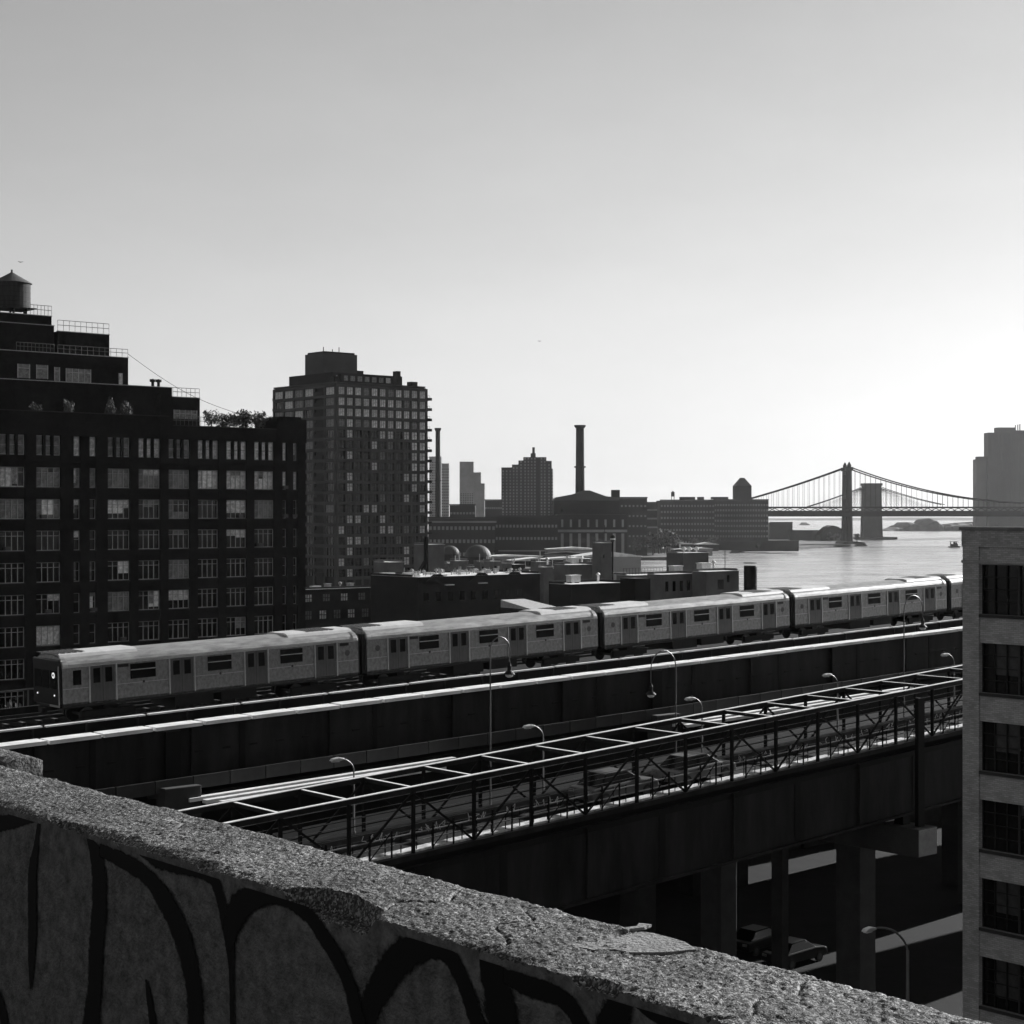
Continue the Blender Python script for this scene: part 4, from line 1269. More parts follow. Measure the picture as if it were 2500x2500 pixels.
# pale treetop at the extreme left beyond the tracks
s, Y = sd(2, 95.0)
tree("street_tree", "small leafy treetop at the left edge beyond the tracks", grid(s, 95.0, 12.0), zz(1690, Y) - 12.0, 1.9, LEAF_NEAR, 2, low=.7)

# ================================================================= apartment tower
at = thing("apartment_tower", "tall grid-windowed apartment tower with roof box behind the dark loft", "building", (0, 0, 0), TH)
AS, AD = 265.3, 381.0
A1 = sd(1040, AD)[0]; AD1 = ds(667, AS)[0]
ZT = 74.55; FHT = 2.876
M_APT = gmat("apartment_frame", .05, .85, var=.25, scale=.25)
M_APT_D = gmat("apartment_recess", .012, .85, var=.3, scale=.3)
MB().box(AS + .5, A1 - .3, AD + .5, AD1, 11.9, ZT - .02).build("wall", M_APT_D, at)
PITCH = (A1 - AS) / 10.6
NR = 18
# face along the street: columns and floor bands
colm = MB().box(-.30, .30, 0, .5, 11.9, ZT - .3).mesh("pier", M_APT)
for i in range(12):
    x = AS + .35 + i * PITCH * .962
    put("pier", colm, at, (x, AD, 0))
PX = PITCH * .962
for r_ in range(NR + 1):
    z = ZT - .15 - r_ * FHT
    MB().box(AS + .02, A1 - .02, AD + .03, AD + .49, z - .85, z).build("floor_band", M_APT, at)
wcache = {}
M_BRIGHT = gmat("window_white_shade_sky", .75, .5, var=.5, scale=2)
random.seed(9)
for r_ in range(NR):
    zt = ZT - .15 - .85 - r_ * FHT - .01
    h = FHT - .87
    for i in range(11):
        u = random.random()
        top = r_ < 4
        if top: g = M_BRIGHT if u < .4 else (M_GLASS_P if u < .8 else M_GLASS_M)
        elif i > 8 and r_ < 9: g = M_BRIGHT if u < .6 else M_GLASS_P  # white panes at the right edge paint sky showing through
        elif i in (0, 1) or i > 8: g = M_GLASS_P if u < .35 else M_GLASS_D
        else: g = M_GLASS_P if u < .10 else (M_GLASS_M if u < .2 else M_GLASS_D)
        k = (g.name, top)
        if k not in wcache:
            b = MB(); w = PX - .62
            b.box(0, w, .12, .14, 0, h, 0)
            for x in (.03, w / 3, w * 2 / 3, w - .03) if top else (.03, w / 2, w - .03):
                b.box(x - .04, x + .04, .03, .119, 0, h, 1)
            b.box(0, w, .035, .118, h * .6, h * .6 + .07, 1)
            wcache[k] = b.mesh("window", [g, M_FRAME if top else M_FRAME_D])
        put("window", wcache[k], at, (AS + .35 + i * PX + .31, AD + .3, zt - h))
# left face
colm2 = MB().box(0, .5, -.35, .35, 11.9, ZT - .3).mesh("pier", M_APT)
NB = 6; P2 = (AD1 - AD - 1) / NB
for i in range(NB + 1):
    put("pier", colm2, at, (AS, AD + .9 + i * P2, 0))
for r_ in range(NR):
    z = ZT - .15 - r_ * FHT
    MB().box(AS + .03, AS + .49, AD + .52, AD1, z - .85, z).build("floor_band", M_APT, at)
    for i in range(NB):
        if i == 1: continue            # the dark balcony recess column
        u = random.random()
        g = (M_GLASS_P if u < .3 else M_GLASS_M) if r_ < 4 and u < .7 else (M_GLASS_M if u > .93 else M_GLASS_D)
        k = ("L", g.name)
        if k not in wcache:
            b = MB(); w = P2 - .72; h = FHT - .87
            b.box(.12, .14, 0, w, 0, h, 0)
            for y in (.03, w / 3, w * 2 / 3, w - .03): b.box(.03, .119, y - .05, y + .05, 0, h, 1)
            wcache[k] = b.mesh("window", [g, M_FRAME])
        put("window", wcache[k], at, (AS + .3, AD + .9 + i * P2 + .36, z - FHT + .01))
    MB().box(AS - .2, AS + .48, AD + .9 + P2 + .36, AD + .9 + 2 * P2 - .36, z - FHT + .02, z - FHT + 1.0).build("balcony", M_APT_D, at)
# projecting balconies at both outer corners
for r_ in range(NR):
    z = ZT - 1.0 - r_ * FHT
    bb = MB().box(A1 - .29, A1 + 2.6, AD + .6, AD + 4.6, z - FHT + .45, z - FHT + 1.2).build("balcony", M_APT_D, at)
    q = MB()
    for x in (A1 + .3, A1 + 1.1, A1 + 1.85): q.box(x - .03, x + .03, AD + .62, AD + .68, z - FHT + .7, z - FHT + 1.7)
    q.box(A1 - .2, A1 + 1.88, AD + .61, AD + .69, z - FHT + 1.7, z - FHT + 1.78)
    q.build("balcony_rail", M_APT_D, bb)
    if r_ < 4:
        MB().box(AS + 1, AS + 4, AD1 + .01, AD1 + 2.0, z - FHT + .5, z - FHT + 1.3).build("balcony", M_APT_D, at)
MB().box(AS + .1, A1 - .1, AD + .1, AD1 + .002, ZT - .015, ZT + .35).build("roof_parapet", M_APT, at)
MB().box(sd(735, AD + 6)[0] if False else AS + 2, A1 - 4.5, AD + 5, AD1 - 5, ZT + .36, ZT + 3.2).build("penthouse", M_APT_D, at)
b = MB()
for i in range(9):
    x = AS + 3.2 + i * 2.4
    MB().box(x, x + 1.5, AD + 4.96, AD + 4.995, ZT + 1.1, ZT + 2.5).build("penthouse_window", M_GLASS_M if i not in (7, 8) else M_GLASS_P, at)
zmb = 83.4
s0_ = AS + 5.2; s1_ = s0_ + 12.5
s0_ = sd(790, AD + 10)[0]; s1_ = sd(872, AD + 10)[0]
MB().box(s0_, s1_, AD + 10, AD + 19, ZT + 3.21, zmb).build("roof_box", M_APT, at)
MB().box(s0_ + .5, s1_ - .5, AD + 10.5, AD + 18.5, zmb + .002, zmb + .5).build("roof_box_cap", M_APT_D, at)
for (dx, h) in ((2, 1.4), (5, .9), (7.2, 1.6)):
    MB().tube((s0_ + dx, AD + 13, zmb + .5), (s0_ + dx, AD + 13, zmb + .5 + h), .12, 6).build("roof_pipe", M_STEEL_D, at)
for (x_, w_, h_) in ((AS + .6, 1.6, 1.5), (AS + 3.0, .8, 2.4), (A1 - 3.6, 2.2, 1.3), (A1 - 8.5, 1.2, 4.0)):
    MB().box(x_, x_ + w_, AD + 2, AD + 4, ZT + .352, ZT + .35 + h_).build("roof_hut", M_APT_D, at)
MB().box(s1_ + .01, s1_ + 2.5, AD + 10.5, AD + 16, ZT + 3.21, ZT + 4.6).build("roof_step", M_APT_D, at)

# ================================================================= rooftops just beyond the train
M_DKW = gmat("dark_stucco", .025, .9, var=.35, scale=.25, spec=.2)
M_MDW = gmat("mid_stucco", .13, .9, var=.3, scale=.3, spec=.2)
def block(name, label, px0, px1, py_top, D, split, mat, roofm=None, zb=11.9, par=.3, cat="building", trim=True):
    """flat-roofed block: px0..pxm is its left flank, pxm..px1 its front; low parapets at the sides and back"""
    pxm = px0 + split * (px1 - px0)
    s0, Y0 = sd(pxm, D); s1, Y1 = sd(px1, D)
    depth = ds(px0, s0)[0] - D
    zt = zz(py_top, (Y0 + Y1) / 2)
    t = thing(name, label, cat, grid(s0, D, 0), TH)
    w = s1 - s0
    MB().box(0, w, 0, depth, zb, zt - .06).build("wall", mat, t)
    if par > 0:
        MB().box(-.1, w + .1, -.12, depth - .25, zt - .058, zt).build("roof", roofm or M_ROOF_PALE, t)
        for (a, b_, c, d) in ((0, w, depth - .24, depth), (0, .2, 1.5, depth - .245), (w - .2, w, .245, depth - .245)):
            MB().box(a, b_, c, d, zt + .003, zt + par).build("parapet", mat, t)
    return t, w, zt

# low block with window reflections painted as pale panes
t, w, zt = block("low_flat_block", "low dark block with two rows of glinting windows, between loft and long roof", 735, 922, 1436, 225, .02, M_DKW)
M_PANE_GLINT = gmat("pane_painted_glint", .65, .4, var=.6, scale=2.2)
for r_, (z0, z1, n) in enumerate(((zt - 1.95, zt - .85, 4), (zt - 4.7, zt - 3.4, 5))):
    for i in range(n):
        x = .35 + i * (w - .8) / n
        pw = MB().box(x, x + 1.35, -.03, -.004, z0, z1).build("window", M_PANE_GLINT if (i + r_) % 2 == 0 else M_GLASS_M, t)
        q = MB()
        for xx in (x, x + .45, x + .9, x + 1.35): q.box(xx - .05, xx + .05, -.08, -.031, z0, z1)
        q.box(x, x + 1.35, -.078, -.032, (z0 + z1) / 2 - .05, (z0 + z1) / 2 + .05)
        q.build("window_frame", M_FRAME_D, pw)
# long dark building with stepped parapet
t, w, zt = block("long_dark_building", "long dark low building with stepped parapet behind the second subway car", 905, 1318, 1404, 200, .28, M_DKW)
LONG_Z = zt; LONG_S = sd(905 + .28 * 413, 200)[0]; LONG_W = w
for i, x in enumerate((3.5, 12.0, 18.5)):
    MB().prism([(x - 2.4, zt - .9), (x - 1.2, zt + .02), (x - .6, zt + .35), (x + .6, zt + .35), (x + 1.2, zt + .02), (x + 2.4, zt - .9)], -.12, -.004, 'y').build("stepped_gable", M_DKW, t)
for i in range(9):
    x = 1.0 + i * 2.25
    wn_ = MB().box(x, x + .95, -.02, -.004, zt - 3.6, zt - 2.3).build("window", M_GLASS_D, t)
    MB().box(x - .08, x + 1.03, -.1, -.006, zt - 3.72, zt - 3.61).build("sill", M_DKW, wn_)
for x, z in ((4.8, zt - 1.35), (11.2, zt - 1.25)):
    MB().box(x, x + 1.6, -.5, -.13, z, z + .12).build("ledge", M_CONC, t)
# back block left of it, paler
block("pale_stair_house", "pale rendered stair house below the apartment tower", 912, 985, 1372, 240, .5, M_MDW, zb=20)
block("pale_roof_house", "pale rendered roof house with a dark duct, below the tower's right corner", 1010, 1085, 1329, 260, .5, M_MDW, zb=20)
s, Y = sd(1040, 252)
tu = thing("bent_duct", "dark bent duct in front of the pale roof house", "duct", grid(s, 252, 24), TH)
MB().bar((0, 0, 0), (0, 0, 11.4), .6, .6).build("riser", M_STEEL_B, tu); MB().bar((0, 0, 7.2), (-1.6, 0, 5.0), .5, .5).build("elbow", M_STEEL_B, tu)
MB().bar((-1.6, 0, 5.0), (-1.6, 0, 0), .5, .5).build("riser", M_STEEL_B, tu)
# blocks at the right end of the long roof
block("square_roof_block", "small square pale roof block at the right end of the long dark building", 1312, 1350, 1384, 205, .4, M_MDW, zb=20)
block("grey_rear_block", "grey flat-roofed block left of the tall stair tower", 1352, 1450, 1378, 220, .4, M_MDW)
t, w, zt = block("stair_tower", "square grey stair tower with a pole, right of the chimney's foot", 1446, 1493, 1325, 215, .45, M_MDW, zb=12)
MB().box(.45, .8, -.03, -.004, zt - 2.6, zt - 2.0).build("window", M_GLASS_D, t)
block("low_dark_annex", "low dark annex below the stair tower behind the third subway car", 1340, 1520, 1424, 175, .3, M_DKW)
s, Y = sd(1496, 205)
po = thing("roof_pole", "dark pole with bulbous top beside the stair tower", "pole", grid(s, 205, 26), TH)
MB().tube((0, 0, 0), (0, 0, zz(1312, Y) - 26), .16, 8).build("shaft", M_STEEL_B, po)
MB().lathe([(.15, 0), (.42, .3), (.42, .9), (.15, 1.1)], n=12).build("head", M_STEEL_B, po, (0, 0, zz(1322, Y) - 26))
MB().lathe([(.44, 0), (.44, .25), (.1, .35)], n=12).build("cap", M_GALV, po, (0, 0, zz(1318, Y) - 26))
# black box and buildings over the third car
block("black_roof_box", "plain black box standing on the roofs behind the third subway car", 1514, 1588, 1411, 150, .5, M_STEEL_B, M_STEEL_B, zb=22, par=0)
t, w, zt = block("terrace_house", "flat-roofed house with pale terrace and small windows by the river", 1580, 1694, 1401, 168, .3, M_MDW)
for i in range(4):
    x = .8 + i * 1.45
    MB().box(x, x + .6, -.02, -.004, zt - 2.4, zt - 1.0).build("window", M_GLASS_D, t)
t, w, zt = block("grey_end_house", "grey house with one square window left of the black tank", 1690, 1804, 1394, 164, .3, M_MDW)
MB().box(2.3, 3.5, -.02, -.004, zt - 2.5, zt - 1.2).build("window", M_GLASS_D, t)
MB().box(4.3, 4.6, -.12, -.004, zt - 1.6, zt - .6).build("vent_plate", M_STEEL_B, t)
t, w, zt = block("roof_hut", "grey roof hut on the terrace house with three shiny vents on top", 1627, 1730, 1349, 200, .4, M_MDW, zb=24, par=.2)
for i, x in enumerate((2.2, 3.6, 5.3)):
    q = MB().lathe([(.15, 0), (.15, .35), (.42, .4), (.42, .75), (.1, .95)], n=12).build("vent_cowl", M_GALV, t, (x, 2, zt + .0))
block("terrace_deck", "pale low roof terrace behind the black box, overlooking the water", 1505, 1640, 1403, 178, .3, M_MDW, M_ROOF_PALE, zb=20)
s0 = sd(1522, 180)[0]; s1 = sd(1618, 180)[0]
zt_ = zz(1403, sd(1570, 180)[1])
rl = thing("terrace_fence", "thin terrace railing in front of the water", "railing", grid(s0, 180, zt_), TH)
MB().tube((0, 0, 1.0), (s1 - s0, 0, 1.0), .03, 5).build("top_rail", M_STEEL_D, rl)
pm3 = MB().tube((0, 0, -.3), (0, 0, 1.0), .028, 5).mesh("baluster", M_STEEL_D)
for i in range(14): put("baluster", pm3, rl, ((s1 - s0) * i / 13, 0, 0))
# black tank
s, Y = sd(1832, 158)
bt = thing("black_tank", "tall black tank standing alone in front of the river", "tank", grid(s, 158, 22), TH)
h = zz(1381, Y) - 22; r_ = 16 / F * Y
MB().lathe([(r_, 0), (r_, h - .12), (r_ * .94, h)], n=24).build("shell", M_STEEL_B, bt)
for k in range(3): MB().lathe([(r_ + .01, 5 + k * 3), (r_ + .05, 5.05 + k * 3), (r_ + .01, 5.1 + k * 3)], n=24).build("band", M_STEEL_B, bt)
sb_ = MB(); sb_.box(-3, 3, -3, 3, 11.95, 21.99)
tag(sb_.build("tank_base_house", M_DKW, loc=grid(s, 159, 0), rot=(0, 0, TH)), "dark low house carrying the black tank", "building")
# lit sloping skylight just over the second car's end
s, Y = sd(1300, 128)
sk = thing("sloping_shed", "low shed with pale sunlit sloping roof behind the second subway car", "shed", grid(s, 128, 0), TH)
zs = zz(1488, Y)
ww = sd(1365, 128)[0] - s
MB().box(0, ww, 0, 5, 11.95, zs - .02).build("wall", M_DKW, sk)
MB().add([(-.2, -.3, zs), (ww + .2, -.3, zs), (ww - .1, 5.2, zs + .75), (.3, 5.2, zs + .75), (-.2, -.3, zs - .015), (ww + .2, -.3, zs - .015), (ww - .1, 5.2, zs - .012), (.3, 5.2, zs - .012)],
         [(0, 1, 2, 3), (7, 6, 5, 4), (0, 4, 5, 1), (1, 5, 6, 2), (2, 6, 7, 3), (3, 7, 4, 0)]).build("roof", M_GALV, sk)
# plant on the roofs by the river
def roof_plant(label, px, py, D, kind):
    s, Y = sd(px, D)
    t = thing("roof_plant", label, "roof plant", grid(s, D, zz(py, Y)), TH, "plant on the roofs by the river")
    if kind == 0:
        MB().box(-.9, .9, -.5, .5, .12, 1.0).build("casing", M_GALV, t); MB().box(-1.0, 1.0, -.6, .6, 1.002, 1.1).build("lid", M_CONC, t)
        for x in (-.7, .7): MB().box(x - .08, x + .08, -.4, .4, -.1, .118).build("leg", M_STEEL_B, t)
    elif kind == 1:
        MB().tube((0, 0, -.1), (0, 0, 1.1), .16, 8).build("stack", M_GALV, t); MB().lathe([(.3, 1.1), (.34, 1.2), (.05, 1.5)], n=10).build("cowl", M_GALV, t)
    else:
        MB().tube((0, 0, -.1), (0, 0, 3.0), .05, 6).build("mast", M_STEEL_D, t)
        for z in (1.8, 2.3, 2.8): MB().tube((-.5, 0, z), (.5, 0, z), .03, 5).build("cross_arm", M_STEEL_D, t)
for a_ in (("boxy unit on the annex roof, left of the black box", 1400, 1423, 178, 0), ("slim stack on the annex roof under the stair tower", 1460, 1423, 178, 1),
           ("aerial mast on the grey end house", 1770, 1393, 168, 2), ("slim stack on the grey end house roof", 1742, 1393, 168, 1),
           ("boxy unit at the left of the grey end house roof", 1718, 1393, 167, 0), ("boxy unit on the terrace house roof", 1650, 1400, 171, 0),
           ("slim stack on the grey rear block", 1420, 1377, 224, 1), ("boxy unit on the grey rear block", 1400, 1377, 224, 0),
           ("aerial mast on top of the stair tower", 1476, 1324, 217, 2), ("slim stack on the square roof block", 1336, 1383, 207, 1)):
    roof_plant(*a_)
# small roof vents scattered along the long roof
M_VENT = gmat("vent_metal", .34, .5, metal=.3, var=.4)
VM = [MB().box(-.4, .4, -.4, .4, 0, .55).box(-.5, .5, -.5, .5, .552, .65).mesh("roof_vent", M_VENT),
      MB().lathe([(.14, 0), (.14, .5), (.3, .55), (.3, .8), (.08, .95)], n=10).mesh("roof_vent", M_VENT),
      MB().box(-.9, .9, -.35, .35, 0, .4).mesh("roof_vent", M_ROOF_PALE),
      MB().tube((0, 0, 0), (0, 0, 1.1), .07, 6).mesh("roof_vent", M_VENT)]
random.seed(31)
for i in range(64):
    sx = LONG_S + random.uniform(.8, LONG_W - 1)
    dy = random.uniform(.5, 11)
    kk = random.choice((0, 1, 1, 2, 3, 3))
    o = put("roof_vent", VM[kk], None, grid(sx, 200 + dy, LONG_Z + .0), (0, 0, TH + random.uniform(-.2, .2)))
    o.scale = (random.uniform(.5, .95),) * 3
    tag(o, ("boxy metal vent with flat lid on the long dark building's roof", "mushroom-capped metal vent on the long dark building's roof",
            "long low pale duct on the long dark building's roof", "thin upright vent pipe on the long dark building's roof")[kk], "vent",
        ("boxy vents on the long roof", "mushroom vents on the long roof", "low ducts on the long roof", "vent pipes on the long roof")[kk])
for (px, py, D, k) in ((770, 1430, 227, 2), (800, 1430, 228, 0), (830, 1431, 227, 1), (855, 1432, 228, 0)):
    s, Y = sd(px, D)
    o = put("roof_unit_box", VM[k], None, grid(s, D, zz(1436, sd(833, 225)[1])), (0, 0, TH + .1))
    tag(o, "small metal unit on the low block with glinting windows", "vent", "units on the low block")

# crowd of low roofs between the long roof and the warehouses
random.seed(90)
hut_spots = ["left of the storage domes", "below the storage domes", "right of the storage domes", "below the banded warehouse", "below the pilastered warehouse", "left of the stair tower"]
for i in range(30):
    px = 1060 + (i * 13.6) + random.uniform(-5, 5)
    D = random.uniform(290, 430)
    wpx = random.uniform(16, 52)
    k = min(5, int((px - 1060) / 68))
    t, w, zt = block("roof_house", "small flat roof house in the clutter " + hut_spots[k], px, px + wpx, random.uniform(1368, 1398), D, random.uniform(.3, .6),
                     random.choice((M_DKW, M_MDW, M_MDW)), random.choice((M_ROOF_PALE, M_ROOFING, M_ROOF_PALE)), zb=14, par=.5)
    for q_ in range(random.randint(1, 3)):
        xx_ = w * (q_ + .4) / 3.2
        MB().box(xx_, xx_ + min(.9, w * .18), -.03, -.004, zt - 2.6, zt - 1.3).build("window", random.choice((M_GLASS_D, M_GLASS_P)), t)
    for q_ in range(random.randint(0, 3)):
        hh_ = random.uniform(.6, 2.6)
        xx_ = random.uniform(.3, w - .2)
        MB().tube((xx_, 1.0 + q_, zt), (xx_, 1.0 + q_, zt + hh_), .14, 6).build("roof_pipe", M_VENT, t)
    tag(t, group="small roof houses " + hut_spots[k])
# ================================================================= navy yard and far bank (Y is depth from the camera)
M_FARB = gmat("far_brick", .022, .9, var=.35, scale=.04, spec=.1)
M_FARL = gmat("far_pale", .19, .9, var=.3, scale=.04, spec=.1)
M_FARG = gmat("far_glass", .02, .25, var=.4, scale=.03, spec=.4)
def far_block(name, label, px0, px1, py_top, Y, depth, mat, zb=2.0, cat="building", rz=0.0):
    x0, x1 = wx(px0, Y), wx(px1, Y)
    t = thing(name, label, cat, ((x0 + x1) / 2, Y, zb), rz)
    h = zz(py_top, Y) - zb; w = x1 - x0
    MB().box(-w / 2, w / 2, 0, depth, 0, h).build("wall", mat, t)
    MB().box(-w / 2 - .4, w / 2 + .4, -.4, 1.2, h + .05, h + 1.0).build("cornice", mat, t)
    return t, w, h
def win_rows(t, w, h, nx, nz, ww, wh, mat, y=-.12, z0=None, z1=None, name="window_rows"):
    """rows of windows too small to pick apart"""
    b = MB(); z0 = h * .08 if z0 is None else z0; z1 = h * .95 if z1 is None else z1
    for i in range(nx):
        for k in range(nz):
            x = -w / 2 + w * (i + .5) / nx; z = z0 + (z1 - z0) * (k + .5) / nz
            b.box(x - ww / 2, x + ww / 2, y, y + .1, z - wh / 2, z + wh / 2)
    return tag(b.build(name, mat, t), kind="stuff")
# warehouses in two ranges
t, w, h = far_block("long_warehouse", "long dark waterfront warehouse with banded windows right of the apartment tower", 1046, 1210, 1266, 980, 60, M_FARB)
win_rows(t, w, h, 16, 3, 1.4, 2.0, M_FARL, z0=h * .3)
MB().box(-w / 2 - .5, w / 2 + .5, -.8, -.01, h * .93, h * .96).build("ledge", M_FARL, t)
t, w, h = far_block("middle_warehouse", "dark warehouse with pale horizontal bands, left of the pilastered one", 1208, 1362, 1262, 990, 60, M_FARB)
win_rows(t, w, h, 18, 2, 1.2, 1.6, M_FARL, z0=h * .55)
for z in (h * .28, h * .36, h * .44):
    MB().box(-w / 2 + 2, w / 2 - 1, -1.0, -.01, z, z + .7).build("pale_band", M_FARL, t)
t, w, h = far_block("pilastered_warehouse", "warehouse with pale vertical pilasters below the big chimney", 1362, 1531, 1256, 1000, 60, M_FARB)
for i in range(8):
    x = -w / 2 + w * (i + .5) / 8
    MB().box(x - .8, x + .8, -1.2, -.01, 2, h * .70).build("pilaster", M_FARL, t)
    MB().box(x - .6, x + .6, -1.2, -.01, h * .80, h * .92).build("pilaster", M_FARL, t)
MB().box(-w / 2, w / 2, -1.4, -.01, h * .72, h * .76).build("ledge", M_FARL, t)
win_rows(t, w, h, 24, 3, 1.5, 3.0, M_FARG, z1=h * .7)
MB().box(-w / 2 + 3, w / 2 - 12, 12, 40, h + .01, h + 3).build("roof_house", M_FARB, t)
# power station hall with pitched roof and the big chimney
Y = 1120; x0 = wx(1352, Y); x1 = wx(1512, Y)
ph = thing("power_station", "old power station hall with pitched roof under the big chimney", "building", ((x0 + x1) / 2, Y, 2), 0)
w = x1 - x0; e = zz(1222, Y) - 2; r1 = zz(1197, Y) - 2
MB().box(-w / 2, w / 2, 0, 50, 0, e).build("wall", M_FARB, ph)
MB().prism([(-w / 2, e + .02), (-w / 2 + 1, e + 2), (-w * .22, e + 4.0), (-w * .03, r1), (w * .05, r1), (w * .30, e + 2.8), (w / 2, e + 2.0), (w / 2, e + .02)], 2, 48, 'y').build("pitched_roof", gmat("far_roof", .06, .8), ph)
MB().box(w * .40, w * .52, 8, 20, e + 2, e + 7).build("roof_lantern", M_FARB, ph)
def chimney(name, label, px, r_px, py_top, py_ring, Y, mat, zb=2.6):
    t = thing(name, label, "chimney", (wx(px, Y), Y, zb), 0)
    r = r_px / F * Y; H = zz(py_top, Y) - zb; k = zz(py_ring, Y) - zb
    MB().lathe([(r * 1.25, 0), (r * 1.02, k - .6), (r * .98, k), (r * .93, H - 2.2), (r * 1.05, H - 2.1)], n=24).build("shaft", mat, t)
    MB().lathe([(r * 1.3, k - .5), (r * 1.38, k), (r * 1.3, k + .5)], n=24).build("ring", mat, t)
    MB().lathe([(r * 1.05, H - 2.05), (r * 1.34, H - .8), (r * 1.34, H), (r * .8, H + .01)], n=24).build("cap", mat, t)
    lad = MB().box(-.25, .25, -r * 1.28, -r * 1.24, k, H - 2).build("ladder", M_STEEL_B, t)
    return t
M_CHIM = gmat("chimney_brick", .02, .9, var=.3, scale=.08, spec=.1)
chimney("brick_chimney", "tall dark chimney with flared cap rising over the power station", 1416, 10.5, 1038, 1140, 1190, M_CHIM)
chimney("slim_chimney", "slim tall chimney right beside the apartment tower", 1069, 6.0, 1045, 1173, 1150, M_CHIM)
# distant towers
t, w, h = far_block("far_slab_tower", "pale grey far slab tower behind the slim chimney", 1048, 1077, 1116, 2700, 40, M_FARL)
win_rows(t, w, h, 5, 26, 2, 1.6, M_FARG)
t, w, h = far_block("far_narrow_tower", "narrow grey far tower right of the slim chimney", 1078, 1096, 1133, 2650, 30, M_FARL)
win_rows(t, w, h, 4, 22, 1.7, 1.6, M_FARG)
Y = 2600; st = thing("far_stepped_tower", "grey stepped far office tower between slim chimney and residential tower", "building", (wx(1122, Y), Y, 2), 0)
def stp(px0, px1, py): MB().box(wx(px0, Y) - wx(1122, Y), wx(px1, Y) - wx(1122, Y), 0, 40, 0, zz(py, Y) - 2).build("tower_step", M_FARL, st)
stp(1122, 1156, 1127); stp(1156.2, 1174, 1153); stp(1174.2, 1183, 1180)
win_rows(st, 20, 70, 6, 24, 2, 1.3, M_FARG).location = (11, 0, 0)
# big residential tower
Y = 1650; rt = thing("residential_tower", "broad grid-faced residential tower with stepped top, mid skyline", "building", (wx(1286, Y), Y, 2), 0)
X0 = wx(1286, Y)
def rx(px): return wx(px, Y) - X0
for (a, b_, py, y0) in ((1224, 1250, 1141, 2), (1250, 1266, 1134, 1), (1266, 1278, 1124, .5), (1278, 1334, 1116, 0), (1334, 1347, 1125, 3), (1347, 1350, 1144, 6)):
    h = zz(py, Y) - 2
    MB().box(rx(a), rx(b_), y0, 36, 0, h).build("tower_wing", M_FARB, rt)
    n = max(1, int((rx(b_) - rx(a)) / 2.9))
    b = MB()
    for i in range(n):
        x = rx(a) + (rx(b_) - rx(a)) * (i + .5) / n
        for k in range(int(h / 3.0)):
            if px_dark(i, a) if False else True:
                b.box(x - .7, x + .7, y0 - .14, y0 - .02, 1 + k * 3.0, 2.7 + k * 3.0)
    tag(b.build("window_rows", M_FARL, rt), kind="stuff")
MB().box(rx(1296), rx(1308), 6, 26, zz(1116, Y) - 2.001 + .01, zz(1106, Y) - 2).build("roof_house", M_FARB, rt)
MB().box(rx(1300), rx(1306), 10, 20, zz(1106, Y) - 1.99, zz(1091, Y) - 2).build("roof_tank", M_FARB, rt)
MB().box(rx(1308), rx(1318), -1.2, -.02, 0, zz(1116, Y) - 3).build("recess_shade", M_STEEL_B, rt)  # black slab on the face stands in for a shaded recess

# tensile domes
for k, (px0, px1, py0, py1, Y, lab) in enumerate(((1134, 1199, 1330, 1376, 760, "big pale storage dome in front of the warehouses"), (1076, 1122, 1332, 1352, 770, "smaller pale dome left of the big one"))):
    r_ = (px1 - px0) / 2 / F * Y; zb_ = zz(py1, Y) - 6
    t = thing("storage_dome", lab, "dome", (wx((px0 + px1) / 2, Y), Y, zb_), 0)
    hh = zz(py0, Y) - zb_
    MB().lathe([(r_ * math.cos(a), hh - r_ * .9 + r_ * .9 * math.sin(a)) for a in [math.pi / 2 * i / 9 for i in range(9)]], n=24).build("dome_shell", gmat("dome_fabric", .035, .7, var=.25, scale=.1), t)
    MB().lathe([(r_ * 1.0, 0), (r_ * 1.0, hh - r_ * .9 - .02)], n=24).build("ring_wall", M_FARB, t)
# low sheds, roofs and clutter of the yard between the roofs and the water
random.seed(77)
shed_n = 0
adjs = ["pale-roofed", "flat grey", "long low", "dark", "small", "broad", "white-roofed", "narrow"]
for i in range(46):
    px = random.uniform(1060, 1500) if i < 26 else random.uniform(1505, 1740)
    Y = random.uniform(800, 950) if i < 26 else random.uniform(1460, 1720)
    w = random.uniform(14, 34); h = random.uniform(7, 17) if i < 26 else random.uniform(4, 9)
    t = thing("yard_shed", "low flat-roofed yard shed among the waterfront warehouses" if i < 26 else "low flat-roofed shed on the far quay by the water", "shed", (wx(px, Y), Y, 2.5), random.uniform(-.2, .4),
              "low sheds of the waterfront yard" if i < 26 else "low sheds on the far quay")
    MB().box(-w / 2, w / 2, 0, 12, 0, h).build("wall", random.choice((M_FARB, M_FARL)), t)
    MB().prism([(-w / 2 - .5, h + .01), (w / 2 + .5, h + .01), (w / 2 + .5, h + .3), (0, h + random.uniform(.4, 2.2)), (-w / 2 - .5, h + .3)], -.6, 12.6, 'y').build("roof", random.choice((M_ROOF_PALE, M_ROOF_PALE, M_FARB)), t)
# houses and trees behind
for i, (px0, px1, py, Y, lab) in enumerate(((1184, 1226, 1222, 1500, "low hazy block left of the residential tower"), (1098, 1160, 1234, 1300, "low dark block under the far stepped tower"),
        (1504, 1580, 1216, 1500, "grey flat block right of the power station"), (1575, 1604, 1228, 1600, "small hazy block left of the roof water tank"))):
    t, w, h = far_block("hazy_block", lab, px0, px1, py, Y, 30, M_FARB)
    win_rows(t, w, h, 8, 5, 1.6, 1.6, M_FARL)
